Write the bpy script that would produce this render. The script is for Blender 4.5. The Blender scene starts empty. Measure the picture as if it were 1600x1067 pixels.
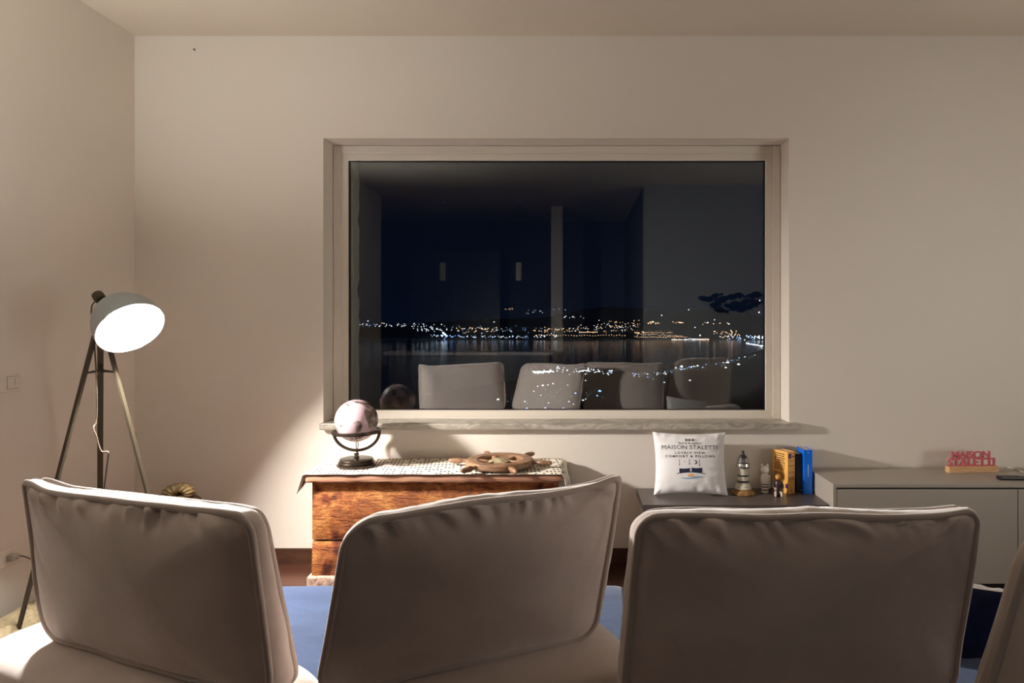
import bpy, bmesh, math, random
from mathutils import Vector, Matrix, noise

# ------------------------------------------------------------------ camera, world, exposure
SC = bpy.context.scene
COL = SC.collection
CAM_H = 1.425                       # eye height above the floor
F_PX = 36.0 and 1600 * 24.0 / 36.0  # focal length in pixels of the 1600 px frame
VPX, VPY = 893.0, 500.0             # the point the camera looks at squarely
cd = bpy.data.cameras.new('camera')
cd.lens = 24.0; cd.sensor_width = 36.0; cd.sensor_fit = 'HORIZONTAL'
cd.shift_x = -(VPX - 800) / 1600; cd.shift_y = -(533.5 - VPY) / 1600
cd.clip_start = 0.02; cd.clip_end = 40000
cam = bpy.data.objects.new('camera', cd); COL.objects.link(cam)
cam.location = (0, 0, CAM_H); cam.rotation_euler = (math.radians(90), 0, 0)
SC.camera = cam

world = bpy.data.worlds.new('night_sky'); SC.world = world; world.use_nodes = True
wn = world.node_tree; wn.nodes.clear()
w_out = wn.nodes.new('ShaderNodeOutputWorld'); w_bg = wn.nodes.new('ShaderNodeBackground')
w_tc = wn.nodes.new('ShaderNodeTexCoord'); w_sep = wn.nodes.new('ShaderNodeSeparateXYZ')
w_ramp = wn.nodes.new('ShaderNodeValToRGB')
w_ramp.color_ramp.elements[0].position = 0.0; w_ramp.color_ramp.elements[0].color = (0.0011, 0.0026, 0.0078, 1)
w_ramp.color_ramp.elements[1].position = 0.35; w_ramp.color_ramp.elements[1].color = (0.0008, 0.0016, 0.0042, 1)
wn.links.new(w_tc.outputs['Generated'], w_sep.inputs[0]); wn.links.new(w_sep.outputs['Z'], w_ramp.inputs[0])
wn.links.new(w_ramp.outputs[0], w_bg.inputs[0]); w_bg.inputs[1].default_value = 1.0
wn.links.new(w_bg.outputs[0], w_out.inputs[0])

SC.view_settings.view_transform = 'Standard'; SC.view_settings.look = 'None'
SC.view_settings.gamma = 1.0; SC.view_settings.use_curve_mapping = False
SC.view_settings.exposure = 0.6
SC.cycles.use_denoising = True
SC.cycles.max_bounces = 14; SC.cycles.diffuse_bounces = 6; SC.cycles.glossy_bounces = 6
SC.cycles.transmission_bounces = 10; SC.cycles.transparent_max_bounces = 12
SC.cycles.sample_clamp_indirect = 6.0

BULB_STRENGTH = 1700.0
BULB_COLOR = (1.0, 0.94, 0.885)
ROOM_FILL = 9.0                   # base power of the two added ambient fill lights

def area(name, loc, target, size, power, color, spread=105):
    l = bpy.data.lights.new(name, 'AREA'); l.shape = 'DISK'; l.size = size; l.energy = power; l.color = color
    o = bpy.data.objects.new(name, l); COL.objects.link(o); o.location = loc; l.spread = math.radians(spread)
    o.rotation_euler = (Vector(target) - Vector(loc)).to_track_quat('-Z', 'Y').to_euler()
    return o
# added fill lights without bodies, out of view, wash the ceiling for ambient light
area('ceiling_fill', (3.3, 1.75, 1.0), (1.2, 3.0, 3.09), 0.9, ROOM_FILL * 1.4, (0.98, 0.95, 0.88), 160)
area('ceiling_fill', (-2.3, 1.75, 1.25), (-2.0, 2.2, 3.09), 0.4, ROOM_FILL * 1.9, (0.96, 0.97, 0.92), 120)

def P(x, y, d):
    """point seen at pixel (x, y) at depth d"""
    return Vector(((x - VPX) * d / F_PX, d, CAM_H - (y - VPY) * d / F_PX))

# ------------------------------------------------------------------ materials
def srgb(r, g, b):
    f = lambda c: (c / 255) / 12.92 if c / 255 <= 0.04045 else ((c / 255 + 0.055) / 1.055) ** 2.4
    return (f(r), f(g), f(b), 1)

class Mat:
    def __init__(s, name, color=(0.5, 0.5, 0.5, 1), rough=0.5, metal=0.0, spec=0.5):
        s.m = bpy.data.materials.new(name); s.m.use_nodes = True
        s.n = s.m.node_tree.nodes; s.l = s.m.node_tree.links
        s.b = s.n['Principled BSDF']
        s.b.inputs['Base Color'].default_value = color if len(color) == 4 else (*color, 1)
        s.b.inputs['Roughness'].default_value = rough; s.b.inputs['Metallic'].default_value = metal
        s.b.inputs['Specular IOR Level'].default_value = spec
        s.tc = None
    def coord(s, scale=(1, 1, 1), kind='Object'):
        tc = s.n.new('ShaderNodeTexCoord'); mp = s.n.new('ShaderNodeMapping')
        mp.inputs['Scale'].default_value = scale
        s.l.new(tc.outputs[kind], mp.inputs[0]); return mp.outputs[0]
    def noise(s, scale, detail=4, co=None, rough=0.55, dist=0.0):
        t = s.n.new('ShaderNodeTexNoise'); t.inputs['Scale'].default_value = scale
        t.inputs['Detail'].default_value = detail; t.inputs['Roughness'].default_value = rough
        t.inputs['Distortion'].default_value = dist
        s.l.new(co if co is not None else s.coord(), t.inputs['Vector']); return t.outputs['Fac']
    def ramp(s, fac, stops):
        r = s.n.new('ShaderNodeValToRGB'); e = r.color_ramp.elements
        while len(e) < len(stops): e.new(0.5)
        for el, (p, c) in zip(e, stops): el.position = p; el.color = c if len(c) == 4 else (*c, 1)
        s.l.new(fac, r.inputs[0]); return r.outputs[0]
    def mix(s, fac, a, b, mode='MIX'):
        x = s.n.new('ShaderNodeMix'); x.data_type = 'RGBA'; x.blend_type = mode
        for inp, v in ((x.inputs['Factor'], fac), (x.inputs['A'], a), (x.inputs['B'], b)):
            if hasattr(v, 'is_output'): s.l.new(v, inp)
            else: inp.default_value = v
        return x.outputs['Result']
    def math(s, op, a, b=0.0):
        x = s.n.new('ShaderNodeMath'); x.operation = op
        for inp, v in ((x.inputs[0], a), (x.inputs[1], b)):
            if hasattr(v, 'is_output'): s.l.new(v, inp)
            else: inp.default_value = v
        return x.outputs[0]
    def color(s, out): s.l.new(out, s.b.inputs['Base Color']); return s
    def rough(s, out): s.l.new(out, s.b.inputs['Roughness']); return s
    def bump(s, out, strength=0.2, dist=0.01):
        b = s.n.new('ShaderNodeBump'); b.inputs['Strength'].default_value = strength; b.inputs['Distance'].default_value = dist
        s.l.new(out, b.inputs['Height']); s.l.new(b.outputs[0], s.b.inputs['Normal']); return s

def plain(name, c, rough=0.5, metal=0.0, spec=0.5): return Mat(name, c, rough, metal, spec).m

def wall_mat(name, a, b):
    m = Mat(name, a, 0.75, 0, 0.25); co = m.coord()
    m.color(m.mix(m.noise(1.3, 3, co), a, b)); m.bump(m.noise(90, 4, co), 0.08, 0.002); return m.m
M_WALL = wall_mat('wall_paint', srgb(224, 216, 205), srgb(220, 211, 199))
M_CEIL = wall_mat('ceiling_paint', srgb(208, 196, 180), srgb(204, 192, 176))
M_KWALL = wall_mat('kitchen_wall_dimmed', srgb(96, 96, 100), srgb(88, 88, 92))  # kitchen dimness put into the wall colour
M_EXT = wall_mat('exterior_render', srgb(214, 212, 204), srgb(170, 168, 160))

def floor_mat():
    m = Mat('wood_floor', (0.2, 0.08, 0.04, 1), 0.28, 0, 0.4); co = m.coord((1, 1, 1))
    br = m.n.new('ShaderNodeTexBrick'); m.l.new(co, br.inputs['Vector'])
    br.inputs['Scale'].default_value = 1.0; br.inputs['Brick Width'].default_value = 1.2; br.inputs['Row Height'].default_value = 0.165
    br.inputs['Mortar Size'].default_value = 0.0025
    br.inputs['Color1'].default_value = srgb(92, 60, 44); br.inputs['Color2'].default_value = srgb(76, 48, 36)
    br.inputs['Mortar'].default_value = srgb(96, 74, 58)
    grain = m.noise(3.0, 6, m.coord((1.2, 14, 1)), 0.6, 0.6)
    g = m.ramp(grain, [(0.3, srgb(150, 110, 90)), (0.7, (1, 1, 1, 1))])
    m.color(m.mix(1.0, br.outputs['Color'], g, 'MULTIPLY')); m.bump(br.outputs['Fac'], -0.3, 0.002); return m.m
M_FLOOR = floor_mat()
def skirt_mat():
    m = Mat('skirting_tile', (0.1, 0.04, 0.02, 1), 0.35)
    m.color(m.ramp(m.noise(3, 5, m.coord((1.5, 1.5, 9)), 0.6, 0.5), [(0.3, srgb(54, 34, 24)), (0.7, srgb(84, 54, 38))])); return m.m
M_SKIRT = skirt_mat()
def marble_mat():
    m = Mat('grey_marble', (0.4, 0.4, 0.36, 1), 0.3); co = m.coord((1.2, 1.2, 3))
    v = m.noise(4, 5, co, 0.6, 1.2)
    m.color(m.ramp(v, [(0.3, srgb(122, 116, 104)), (0.47, srgb(160, 152, 140)), (0.52, srgb(182, 174, 162)), (0.57, srgb(158, 152, 138)), (0.8, srgb(128, 122, 110))])); return m.m
M_MARBLE = marble_mat()
M_FRAME = plain('window_lacquer', srgb(216, 207, 194), 0.35)
M_BLACK = plain('black_gasket', (0.003, 0.003, 0.003, 1), 0.4)

def glass_mat():
    """clear architectural glass: Fresnel reflection over clear transmission, on both faces of each pane"""
    m = bpy.data.materials.new('window_glass'); m.use_nodes = True; n = m.node_tree.nodes; l = m.node_tree.links; n.clear()
    out = n.new('ShaderNodeOutputMaterial'); mx = n.new('ShaderNodeMixShader'); tr = n.new('ShaderNodeBsdfTransparent'); gl = n.new('ShaderNodeBsdfGlossy')
    tr.inputs[0].default_value = (0.97, 0.985, 0.98, 1); gl.inputs['Roughness'].default_value = 0.0
    fr = n.new('ShaderNodeFresnel'); ge = n.new('ShaderNodeNewGeometry'); mi = n.new('ShaderNodeMix'); mi.data_type = 'FLOAT'
    mi.inputs['A'].default_value = 1.66; mi.inputs['B'].default_value = 1 / 1.66
    l.new(ge.outputs['Backfacing'], mi.inputs['Factor']); l.new(mi.outputs['Result'], fr.inputs['IOR'])
    l.new(fr.outputs[0], mx.inputs[0]); l.new(tr.outputs[0], mx.inputs[1]); l.new(gl.outputs[0], mx.inputs[2]); l.new(mx.outputs[0], out.inputs[0]); return m
M_GLASS = glass_mat()

def velvet(name, a, b, sheen, wr=0.25):
    m = Mat(name, a, 0.85, 0, 0.15); co = m.coord()
    m.color(m.mix(m.ramp(m.noise(5.5, 5, co, 0.6, 0.8), [(0.35, (0, 0, 0, 1)), (0.7, (1, 1, 1, 1))]), a, b))
    m.b.inputs['Sheen Weight'].default_value = sheen; m.b.inputs['Sheen Roughness'].default_value = 0.4
    m.bump(m.noise(14, 5, co, 0.5, 0.6), wr, 0.006); return m.m
M_TAUPE = velvet('taupe_velvet', srgb(210, 195, 186), srgb(222, 207, 198), 1.0)
M_PIPING = velvet('taupe_piping', srgb(194, 181, 172), srgb(202, 189, 180), 1.0, 0.05)
M_NAVY = velvet('navy_velvet', srgb(38, 62, 102), srgb(52, 78, 120), 0.3)
M_NAVYDARK = velvet('dark_navy_cotton', srgb(14, 18, 48), srgb(20, 26, 60), 0.05)

def old_wood():
    m = Mat('aged_chest_wood', (0.4, 0.15, 0.05, 1), 0.62, 0, 0.3); co = m.coord((1, 1, 1))
    grain = m.noise(5, 9, m.coord((1.6, 1.6, 9)), 0.62, 2.6)
    blot = m.noise(7.5, 6, co, 0.6, 1.2)
    base = m.ramp(blot, [(0.3, srgb(112, 64, 34)), (0.5, srgb(166, 102, 52)), (0.7, srgb(206, 148, 84))])
    gcol = m.ramp(grain, [(0.33, srgb(150, 122, 106)), (0.48, srgb(228, 214, 202)), (0.6, (1, 1, 1, 1))])
    vor = m.n.new('ShaderNodeTexVoronoi'); vor.inputs['Scale'].default_value = 5.5
    wco = m.n.new('ShaderNodeVectorMath'); wco.operation = 'ADD'
    nz = m.n.new('ShaderNodeTexNoise'); nz.inputs['Scale'].default_value = 9; nz.inputs['Detail'].default_value = 4
    m.l.new(co, nz.inputs['Vector'])
    vs = m.n.new('ShaderNodeVectorMath'); vs.operation = 'SCALE'; vs.inputs['Scale'].default_value = 0.28
    m.l.new(nz.outputs['Color'], vs.inputs[0]); m.l.new(co, wco.inputs[0]); m.l.new(vs.outputs[0], wco.inputs[1])
    m.l.new(wco.outputs[0], vor.inputs['Vector'])
    knots = m.ramp(vor.outputs['Distance'], [(0.06, srgb(84, 50, 34)), (0.2, srgb(190, 150, 124)), (0.34, (1, 1, 1, 1))])
    speck = m.ramp(m.noise(70, 3, m.coord((1, 1, 2.2))), [(0.28, srgb(110, 70, 50)), (0.42, (1, 1, 1, 1))])
    c = m.mix(1.0, base, gcol, 'MULTIPLY'); c = m.mix(1.0, c, knots, 'MULTIPLY'); c = m.mix(0.8, c, speck, 'MULTIPLY')
    m.color(c); m.bump(grain, 0.7, 0.012); return m.m
M_CHEST = old_wood()
def lid_wood():
    m = Mat('worn_lid_wood', (0.3, 0.2, 0.13, 1), 0.6)
    m.color(m.ramp(m.noise(4, 8, m.coord((1.3, 3, 30)), 0.6, 1.0), [(0.3, srgb(76, 48, 36)), (0.5, srgb(158, 112, 86)), (0.7, srgb(196, 152, 122))]))
    m.bump(m.noise(8, 6, m.coord((2, 2, 30))), 0.4, 0.006); return m.m
M_LID = lid_wood()
def rough_stone(name, a, b, sc=14, bs=0.8):
    m = Mat(name, a, 0.9, 0, 0.1); co = m.coord()
    m.color(m.ramp(m.noise(sc, 8, co, 0.65, 0.6), [(0.32, a), (0.62, b)])); m.bump(m.noise(sc * 2.2, 8, co, 0.7), bs, 0.012); return m.m
M_STONE = rough_stone('pale_stone', srgb(92, 82, 62), srgb(150, 136, 108))
M_PLINTH = rough_stone('pink_stone', srgb(116, 90, 76), srgb(220, 190, 170), 34)

def cloth_mat():
    m = Mat('printed_runner', (0.8, 0.76, 0.68, 1), 0.9, 0, 0.1); co = m.coord()
    sep = m.n.new('ShaderNodeSeparateXYZ'); m.l.new(co, sep.inputs[0])
    row = m.math('FRACT', m.math('MULTIPLY', sep.outputs['Y'], 22.0))
    rowid = m.math('FLOOR', m.math('MULTIPLY', sep.outputs['Y'], 22.0))
    inrow = m.math('LESS_THAN', m.math('ABSOLUTE', m.math('SUBTRACT', row, 0.5)), 0.24)
    comb = m.n.new('ShaderNodeCombineXYZ')
    m.l.new(m.math('ADD', m.math('MULTIPLY', sep.outputs['X'], 48.0), m.math('MULTIPLY', rowid, 17.3)), comb.inputs[0]); m.l.new(rowid, comb.inputs[1])
    nz = m.n.new('ShaderNodeTexWhiteNoise'); nz.noise_dimensions = '2D'
    fl = m.n.new('ShaderNodeVectorMath'); fl.operation = 'FLOOR'; m.l.new(comb.outputs[0], fl.inputs[0]); m.l.new(fl.outputs[0], nz.inputs['Vector'])
    xf = m.math('FRACT', m.math('ADD', m.math('MULTIPLY', sep.outputs['X'], 48.0), m.math('MULTIPLY', rowid, 17.3)))
    inx = m.math('LESS_THAN', m.math('ABSOLUTE', m.math('SUBTRACT', xf, 0.5)), 0.27)
    on = m.math('MULTIPLY', m.math('MULTIPLY', inrow, inx), m.math('GREATER_THAN', nz.outputs['Value'], 0.36))
    m.color(m.mix(on, srgb(226, 217, 200), srgb(48, 38, 34))); m.bump(m.noise(120, 3, co), 0.25, 0.003); return m.m
M_CLOTH = cloth_mat()

def globe_mat():
    m = Mat('globe_paper', (0.7, 0.6, 0.6, 1), 0.22, 0, 0.6); co = m.coord()
    land = m.ramp(m.noise(11, 8, co, 0.62, 0.5), [(0.505, (0, 0, 0, 1)), (0.525, (1, 1, 1, 1))])
    inland = m.ramp(m.noise(40, 5, co), [(0.35, srgb(80, 68, 66)), (0.65, srgb(138, 120, 110))])
    sea = m.mix(m.noise(20, 4, co), srgb(196, 170, 175), srgb(182, 156, 162))
    sep = m.n.new('ShaderNodeSeparateXYZ'); m.l.new(co, sep.inputs[0])
    low = m.math('LESS_THAN', sep.outputs['Z'], -0.062)
    sea = m.mix(low, sea, srgb(222, 180, 148))
    m.color(m.mix(land, sea, inland)); return m.m
M_GLOBE = globe_mat()
M_BRONZE = plain('dark_bronze', srgb(70, 60, 52), 0.25, 0.8)
def wheel_wood():
    m = Mat('ship_wheel_wood', (0.3, 0.2, 0.12, 1), 0.45)
    m.color(m.ramp(m.noise(12, 6, m.coord((1, 1, 4)), 0.6, 1.0), [(0.3, srgb(98, 68, 48)), (0.6, srgb(150, 114, 84)), (0.8, srgb(176, 142, 110))])); return m.m
M_WHEEL = wheel_wood()
M_WHEELFACE = rough_stone('wheel_plaque', srgb(96, 84, 62), srgb(176, 160, 128), 40, 0.3)

def laminate(name, c, rough=0.45, spec=0.4):
    m = Mat(name, c, rough, 0, spec); m.bump(m.noise(160, 3, m.coord()), 0.04, 0.001); return m.m
M_DARKTOP = laminate('anthracite_top', srgb(88, 80, 76), 0.33)
M_BEIGE = laminate('beige_laminate', srgb(198, 188, 176), 0.5)
M_GREY = laminate('greige_laminate', srgb(166, 157, 146), 0.45)
M_DARK = plain('black_part_and_gap_shade', (0.01, 0.009, 0.008, 1), 0.7)  # black for plinths and hidden parts, also shade painted into gaps
def cotton(name, a, b):
    m = Mat(name, a, 0.9, 0, 0.1); co = m.coord()
    m.color(m.mix(m.noise(6, 3, co), a, b)); m.bump(m.noise(26, 5, co, 0.6, 0.5), 0.25, 0.006); return m.m
M_COTTON = cotton('white_cotton', srgb(236, 233, 232), srgb(226, 223, 223))
M_INK = plain('charcoal_print', srgb(70, 70, 74), 0.9); M_NAVYINK = plain('navy_print', srgb(32, 38, 66), 0.9)
M_ORANGEINK = plain('orange_print', srgb(235, 170, 100), 0.9); M_BLUEINK = plain('sky_blue_print', srgb(110, 175, 215), 0.9)
M_SHADE = plain('lamp_shade_grey', srgb(158, 164, 166), 0.45, 0.0)
M_SHADE_IN = plain('lamp_shade_white', (0.9, 0.88, 0.84, 1), 0.6)
M_LAMPMETAL = plain('dark_lamp_metal', srgb(70, 62, 48), 0.5, 0.4)
M_CABLE = plain('lamp_cable', srgb(88, 74, 60), 0.6)
M_WHITEPL = plain('white_plastic', srgb(222, 212, 198), 0.35)
M_GREYPL = plain('grey_plastic', srgb(150, 142, 132), 0.4)
M_BLACKPL = plain('black_plastic', (0.008, 0.008, 0.009, 1), 0.35)

def emit(name, c, s):
    m = bpy.data.materials.new(name); m.use_nodes = True; n = m.node_tree.nodes; n.clear()
    o = n.new('ShaderNodeOutputMaterial'); e = n.new('ShaderNodeEmission'); e.inputs[0].default_value = (*c, 1); e.inputs[1].default_value = s
    m.node_tree.links.new(e.outputs[0], o.inputs[0]); return m

# ------------------------------------------------------------------ object helpers
def link(name, bm, mat, parent=None, smooth=False, loc=None, rot=None, mats=None, autosmooth=None):
    me = bpy.data.meshes.new(name); bmesh.ops.recalc_face_normals(bm, faces=bm.faces[:]); bm.to_mesh(me); bm.free()
    for m in (mats or [mat]): me.materials.append(m)
    if smooth or autosmooth:
        for p in me.polygons: p.use_smooth = True
    if autosmooth:
        try: me.set_sharp_from_angle(angle=math.radians(autosmooth))
        except Exception: pass
    o = bpy.data.objects.new(name, me); COL.objects.link(o)
    if loc is not None: o.location = loc
    if rot is not None: o.rotation_euler = rot
    if parent is not None: o.parent = parent
    return o
def empty(name, loc, rot=(0, 0, 0)):
    o = bpy.data.objects.new(name, None); COL.objects.link(o); o.location = loc; o.rotation_euler = rot; o.empty_display_size = 0.05; return o
def tag(o, label, cat, group=None, kind=None):
    o['label'] = label; o['category'] = cat
    if group: o['group'] = group
    if kind: o['kind'] = kind
    return o
def struct(o, label=None):
    o['kind'] = 'structure'
    if label: o['label'] = label
    return o
def box(bm, lo, hi, bev=0.0, seg=2):
    r = bmesh.ops.create_cube(bm, size=1.0); vs = r['verts']
    c = [(a + b) / 2 for a, b in zip(lo, hi)]; d = [abs(b - a) for a, b in zip(lo, hi)]
    for v in vs: v.co = Vector((v.co.x * d[0] + c[0], v.co.y * d[1] + c[1], v.co.z * d[2] + c[2]))
    if bev > 0:
        es = list({e for v in vs for e in v.link_edges})
        bmesh.ops.bevel(bm, geom=es, offset=bev, segments=seg, affect='EDGES', profile=0.5)
    return bm
def BX(lo, hi, bev=0.0, seg=2): return box(bmesh.new(), lo, hi, bev, seg)
def lathe(bm, prof, n=48, center=(0, 0, 0), caps=True):
    rings = []
    for r, z in prof:
        rings.append([bm.verts.new((center[0] + r * math.cos(2 * math.pi * i / n), center[1] + r * math.sin(2 * math.pi * i / n), center[2] + z)) for i in range(n)])
    for a, b in zip(rings, rings[1:]):
        for i in range(n): bm.faces.new((a[i], a[(i + 1) % n], b[(i + 1) % n], b[i]))
    if caps: bm.faces.new(rings[0][::-1]); bm.faces.new(rings[-1])
    return bm
def tube(bm, pts, r, n=10, closed=False, radii=None):
    pts = [Vector(p) for p in pts]; rings = []; N = len(pts); up = None
    for i, p in enumerate(pts):
        if closed: t = pts[(i + 1) % N] - pts[i - 1]
        else: t = pts[min(i + 1, N - 1)] - pts[max(i - 1, 0)]
        t.normalize()
        if up is None:
            up = t.orthogonal().normalized()
        up = (up - t * up.dot(t))
        if up.length < 1e-6: up = t.orthogonal()
        up.normalize(); s = t.cross(up); rr = radii[i] if radii else r
        rings.append([bm.verts.new(p + (up * math.cos(2 * math.pi * k / n) + s * math.sin(2 * math.pi * k / n)) * rr) for k in range(n)])
    rng = range(N) if closed else range(N - 1)
    for i in rng:
        a, b = rings[i], rings[(i + 1) % N]
        off = 0
        if closed and i == N - 1:       # match twist
            off = min(range(n), key=lambda o: (a[0].co - b[o].co).length)
        for k in range(n): bm.faces.new((a[k], a[(k + 1) % n], b[(k + 1 + off) % n], b[(k + off) % n]))
    if not closed: bm.faces.new(rings[0][::-1]); bm.faces.new(rings[-1])
    return bm
def sphere(bm, c, r, seg=24, rings=14, sc=(1, 1, 1)):
    m = Matrix.Translation(Vector(c)) @ Matrix.Diagonal((*sc, 1))
    bmesh.ops.create_uvsphere(bm, u_segments=seg, v_segments=rings, radius=r, matrix=m); return bm
def bez(pts, n=12):
    """smooth path through pts (Catmull-Rom)"""
    pts = [Vector(p) for p in pts]; q = [pts[0]] + pts + [pts[-1]]; out = []
    for i in range(1, len(q) - 2):
        for k in range(n):
            t = k / n; a, b, c, d = q[i - 1], q[i], q[i + 1], q[i + 2]
            out.append(0.5 * ((2 * b) + (c - a) * t + (2 * a - 5 * b + 4 * c - d) * t * t + (3 * b - a - 3 * c + d) * t ** 3))
    out.append(pts[-1]); return out
def text_mesh(body, size, spacing=1.0, extrude=0.0, bold=0.0, align='CENTER'):
    cu = bpy.data.curves.new('lettering', 'FONT'); cu.body = body; cu.size = size; cu.align_x = align; cu.space_character = spacing
    cu.extrude = extrude; cu.offset = bold; cu.resolution_u = 3
    o = bpy.data.objects.new('lettering', cu); COL.objects.link(o)
    dg = bpy.context.evaluated_depsgraph_get(); me = bpy.data.meshes.new_from_object(o.evaluated_get(dg))
    bpy.data.objects.remove(o); bpy.data.curves.remove(cu)
    bm = bmesh.new(); bm.from_mesh(me); bpy.data.meshes.remove(me); return bm
def fit_width(bm, x0, x1, yc, h=None):
    xs = [v.co.x for v in bm.verts]; ys = [v.co.y for v in bm.verts]
    sx = (x1 - x0) / (max(xs) - min(xs)); sy = (h / (max(ys) - min(ys))) if h else sx
    cx = (max(xs) + min(xs)) / 2; cy = (max(ys) + min(ys)) / 2
    for v in bm.verts: v.co.x = (v.co.x - cx) * sx + (x0 + x1) / 2; v.co.y = (v.co.y - cy) * sy + yc
    return bm

# ------------------------------------------------------------------ the room
WL, WR, WD = -2.56, 4.3, 4.0        # left wall, right wall, window wall
CEIL = CAM_H + 1.665
OX0, OX1, OZ0, OZ1 = -1.4545, 1.275, CAM_H - 0.635, CAM_H + 1.065   # window opening
GD = 4.16                            # depth of the window frame
struct(link('floor', BX((-4.0, -3.3, -0.1), (WR + 0.1, WD + 0.4, 0)), M_FLOOR))
struct(link('ceiling', BX((-4.0, -3.3, CEIL), (WR + 0.1, WD + 0.4, CEIL + 0.1)), M_CEIL))
def wall_back():
    bm = bmesh.new()
    x0, x1, y0, y1 = WL - 0.2, WR + 0.1, WD, WD + 0.4
    def quad(*p): bm.faces.new([bm.verts.new(q) for q in p])
    # solid wall with a real opening (inner leaf to the frame, outer leaf beyond)
    for lo, hi in (((x0, y0, 0), (OX0, GD + 0.06, CEIL)), ((OX1, y0, 0), (x1, GD + 0.06, CEIL)),
                   ((OX0, y0, 0), (OX1, GD + 0.06, OZ0)), ((OX0, y0, OZ1), (OX1, GD + 0.06, CEIL))):
        box(bm, lo, hi)
    return bm
struct(link('wall_back', wall_back(), M_WALL))
struct(link('wall_left', BX((WL - 0.2, -0.8, 0), (WL, WD + 0.001, CEIL)), M_WALL))
struct(link('wall_right', BX((WR, -0.3, 0), (WR + 0.1, WD, CEIL)), M_WALL))
struct(link('wall_rear', BX((0.9, -0.25, 0), (WR, -0.06, CEIL)), wall_mat('rear_wall_dimmed', srgb(158, 161, 166), srgb(152, 155, 160))))  # colour darkened so the wall reflects dimly in the window
struct(link('wall_kitchen', BX((-4.0, -3.4, 0), (1.0, -3.2, CEIL)), M_KWALL))
struct(link('wall_kitchen_left', BX((-4.0, -3.2, 0), (-3.8, -0.8, CEIL)), M_KWALL))
struct(link('wall_kitchen_right', BX((0.9, -3.2, 0), (1.0, -0.25, CEIL)), M_KWALL))
struct(link('wall_return', BX((-3.8, -0.9, 0), (WL - 0.2, -0.8, CEIL)), M_KWALL))
struct(link('pillar_kitchen', BX((-0.30, -1.8, 0), (-0.13, -1.62, CEIL)), M_WALL))
SK = 0.09
struct(link('baseboard_back', BX((WL, WD - 0.012, 0), (WR, WD, SK), 0.002), M_SKIRT))
struct(link('baseboard_left', BX((WL, -0.8, 0), (WL + 0.012, WD - 0.012, SK), 0.002), M_SKIRT))

# window: frame with stepped profile, gasket, two panes
def frame_ring(bm, x0, x1, z0, z1, w, y0, y1, bev=0.004):
    box(bm, (x0, y0, z0), (x0 + w, y1, z1), bev); box(bm, (x1 - w, y0, z0), (x1, y1, z1), bev)
    box(bm, (x0 + w - 0.001, y0, z1 - w), (x1 - w + 0.001, y1, z1), bev); box(bm, (x0 + w - 0.001, y0, z0), (x1 - w + 0.001, y1, z0 + w), bev)
win = struct(empty('window_1', ((OX0 + OX1) / 2, GD, OZ0)), 'large picture window in a pale frame looking out on bay lights at night')
fx0, fx1, fz0, fz1 = OX0 + 0.002, OX1 - 0.002, OZ0 + 0.002 - 0.0, OZ1 - 0.002
bm = bmesh.new(); frame_ring(bm, fx0, fx1, fz0, fz1, 0.048, GD, GD + 0.05)
o = link('window_frame', bm, M_FRAME); 
o.parent = win; o.matrix_parent_inverse = Matrix.Translation(-win.location)
bm = bmesh.new(); gx0, gx1, gz0, gz1 = P(543.5, 0, GD).x, P(1196.5, 0, GD).x, P(0, 641, GD).z, P(0, 250.5, GD).z
iw = 0.04
box(bm, (fx0 + 0.047, GD + 0.004, gz0 - 0.002), (gx0, GD + 0.05, gz1 + 0.06), 0.004); box(bm, (gx1, GD + 0.004, gz0 - 0.002), (fx1 - 0.047, GD + 0.05, gz1 + 0.06), 0.004)
box(bm, (gx0 - 0.01, GD + 0.004, gz1), (gx1 + 0.01, GD + 0.05, fz1 - 0.047), 0.004); box(bm, (gx0 - 0.05, GD + 0.0035, fz0 + 0.01), (gx1 + 0.05, GD + 0.05, gz0), 0.004)
o = link('glazing_bead', bm, M_FRAME); o.parent = win; o.matrix_parent_inverse = Matrix.Translation(-win.location)
bm = bmesh.new(); frame_ring(bm, gx0 - 0.002, gx1 + 0.002, gz0 - 0.002, gz1 + 0.002, 0.006, GD + 0.018, GD + 0.045, 0)
o = link('gasket', bm, M_BLACK); o.parent = win; o.matrix_parent_inverse = Matrix.Translation(-win.location)
for k, yy in enumerate((GD + 0.022, GD + 0.036)):
    o = link('pane', BX((gx0, yy, gz0), (gx1, yy + 0.004, gz1)), M_GLASS); o.parent = win; o.matrix_parent_inverse = Matrix.Translation(-win.location)
# marble sill
bm = bmesh.new(); box(bm, (P(499, 0, 3.96).x, 3.955, CAM_H - 0.637), (P(1250, 0, 3.96).x, GD + 0.001, CAM_H - 0.6), 0.005)
sill = link('trim_sill', bm, M_MARBLE); struct(sill, 'grey marble window sill')
# rough rendered jamb outside the glass
bm = bmesh.new(); zs = [gz0 - 0.3 + (gz1 - gz0 + 0.5) * i / 60 for i in range(61)]
prev = None
for z in zs:
    w = 0.012 * noise.noise(Vector((0, 0, z * 9))) + 0.006 * noise.noise(Vector((3, 0, z * 41)))
    row = [bm.verts.new((-1.7, GD + 0.07, z)), bm.verts.new((gx0 + 0.012 + w, GD + 0.07, z)), bm.verts.new((gx0 + 0.018 + w, GD + 0.16, z)), bm.verts.new((-1.7, GD + 0.16, z))]
    if prev:
        for k in range(4): bm.faces.new((prev[k], prev[(k + 1) % 4], row[(k + 1) % 4], row[k]))
    prev = row
struct(link('trim_outer_jamb', bm, M_EXT), 'rough rendered outer jamb')
# nail in the wall
bm = bmesh.new(); tube(bm, [(0, 0.004, 0), (0, -0.012, 0)], 0.003, 8); 
tag(link('nail', bm, M_DARK, loc=P(304, 78, 3.998)), 'tiny dark nail left in the wall high above the lamp', 'nail')

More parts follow.
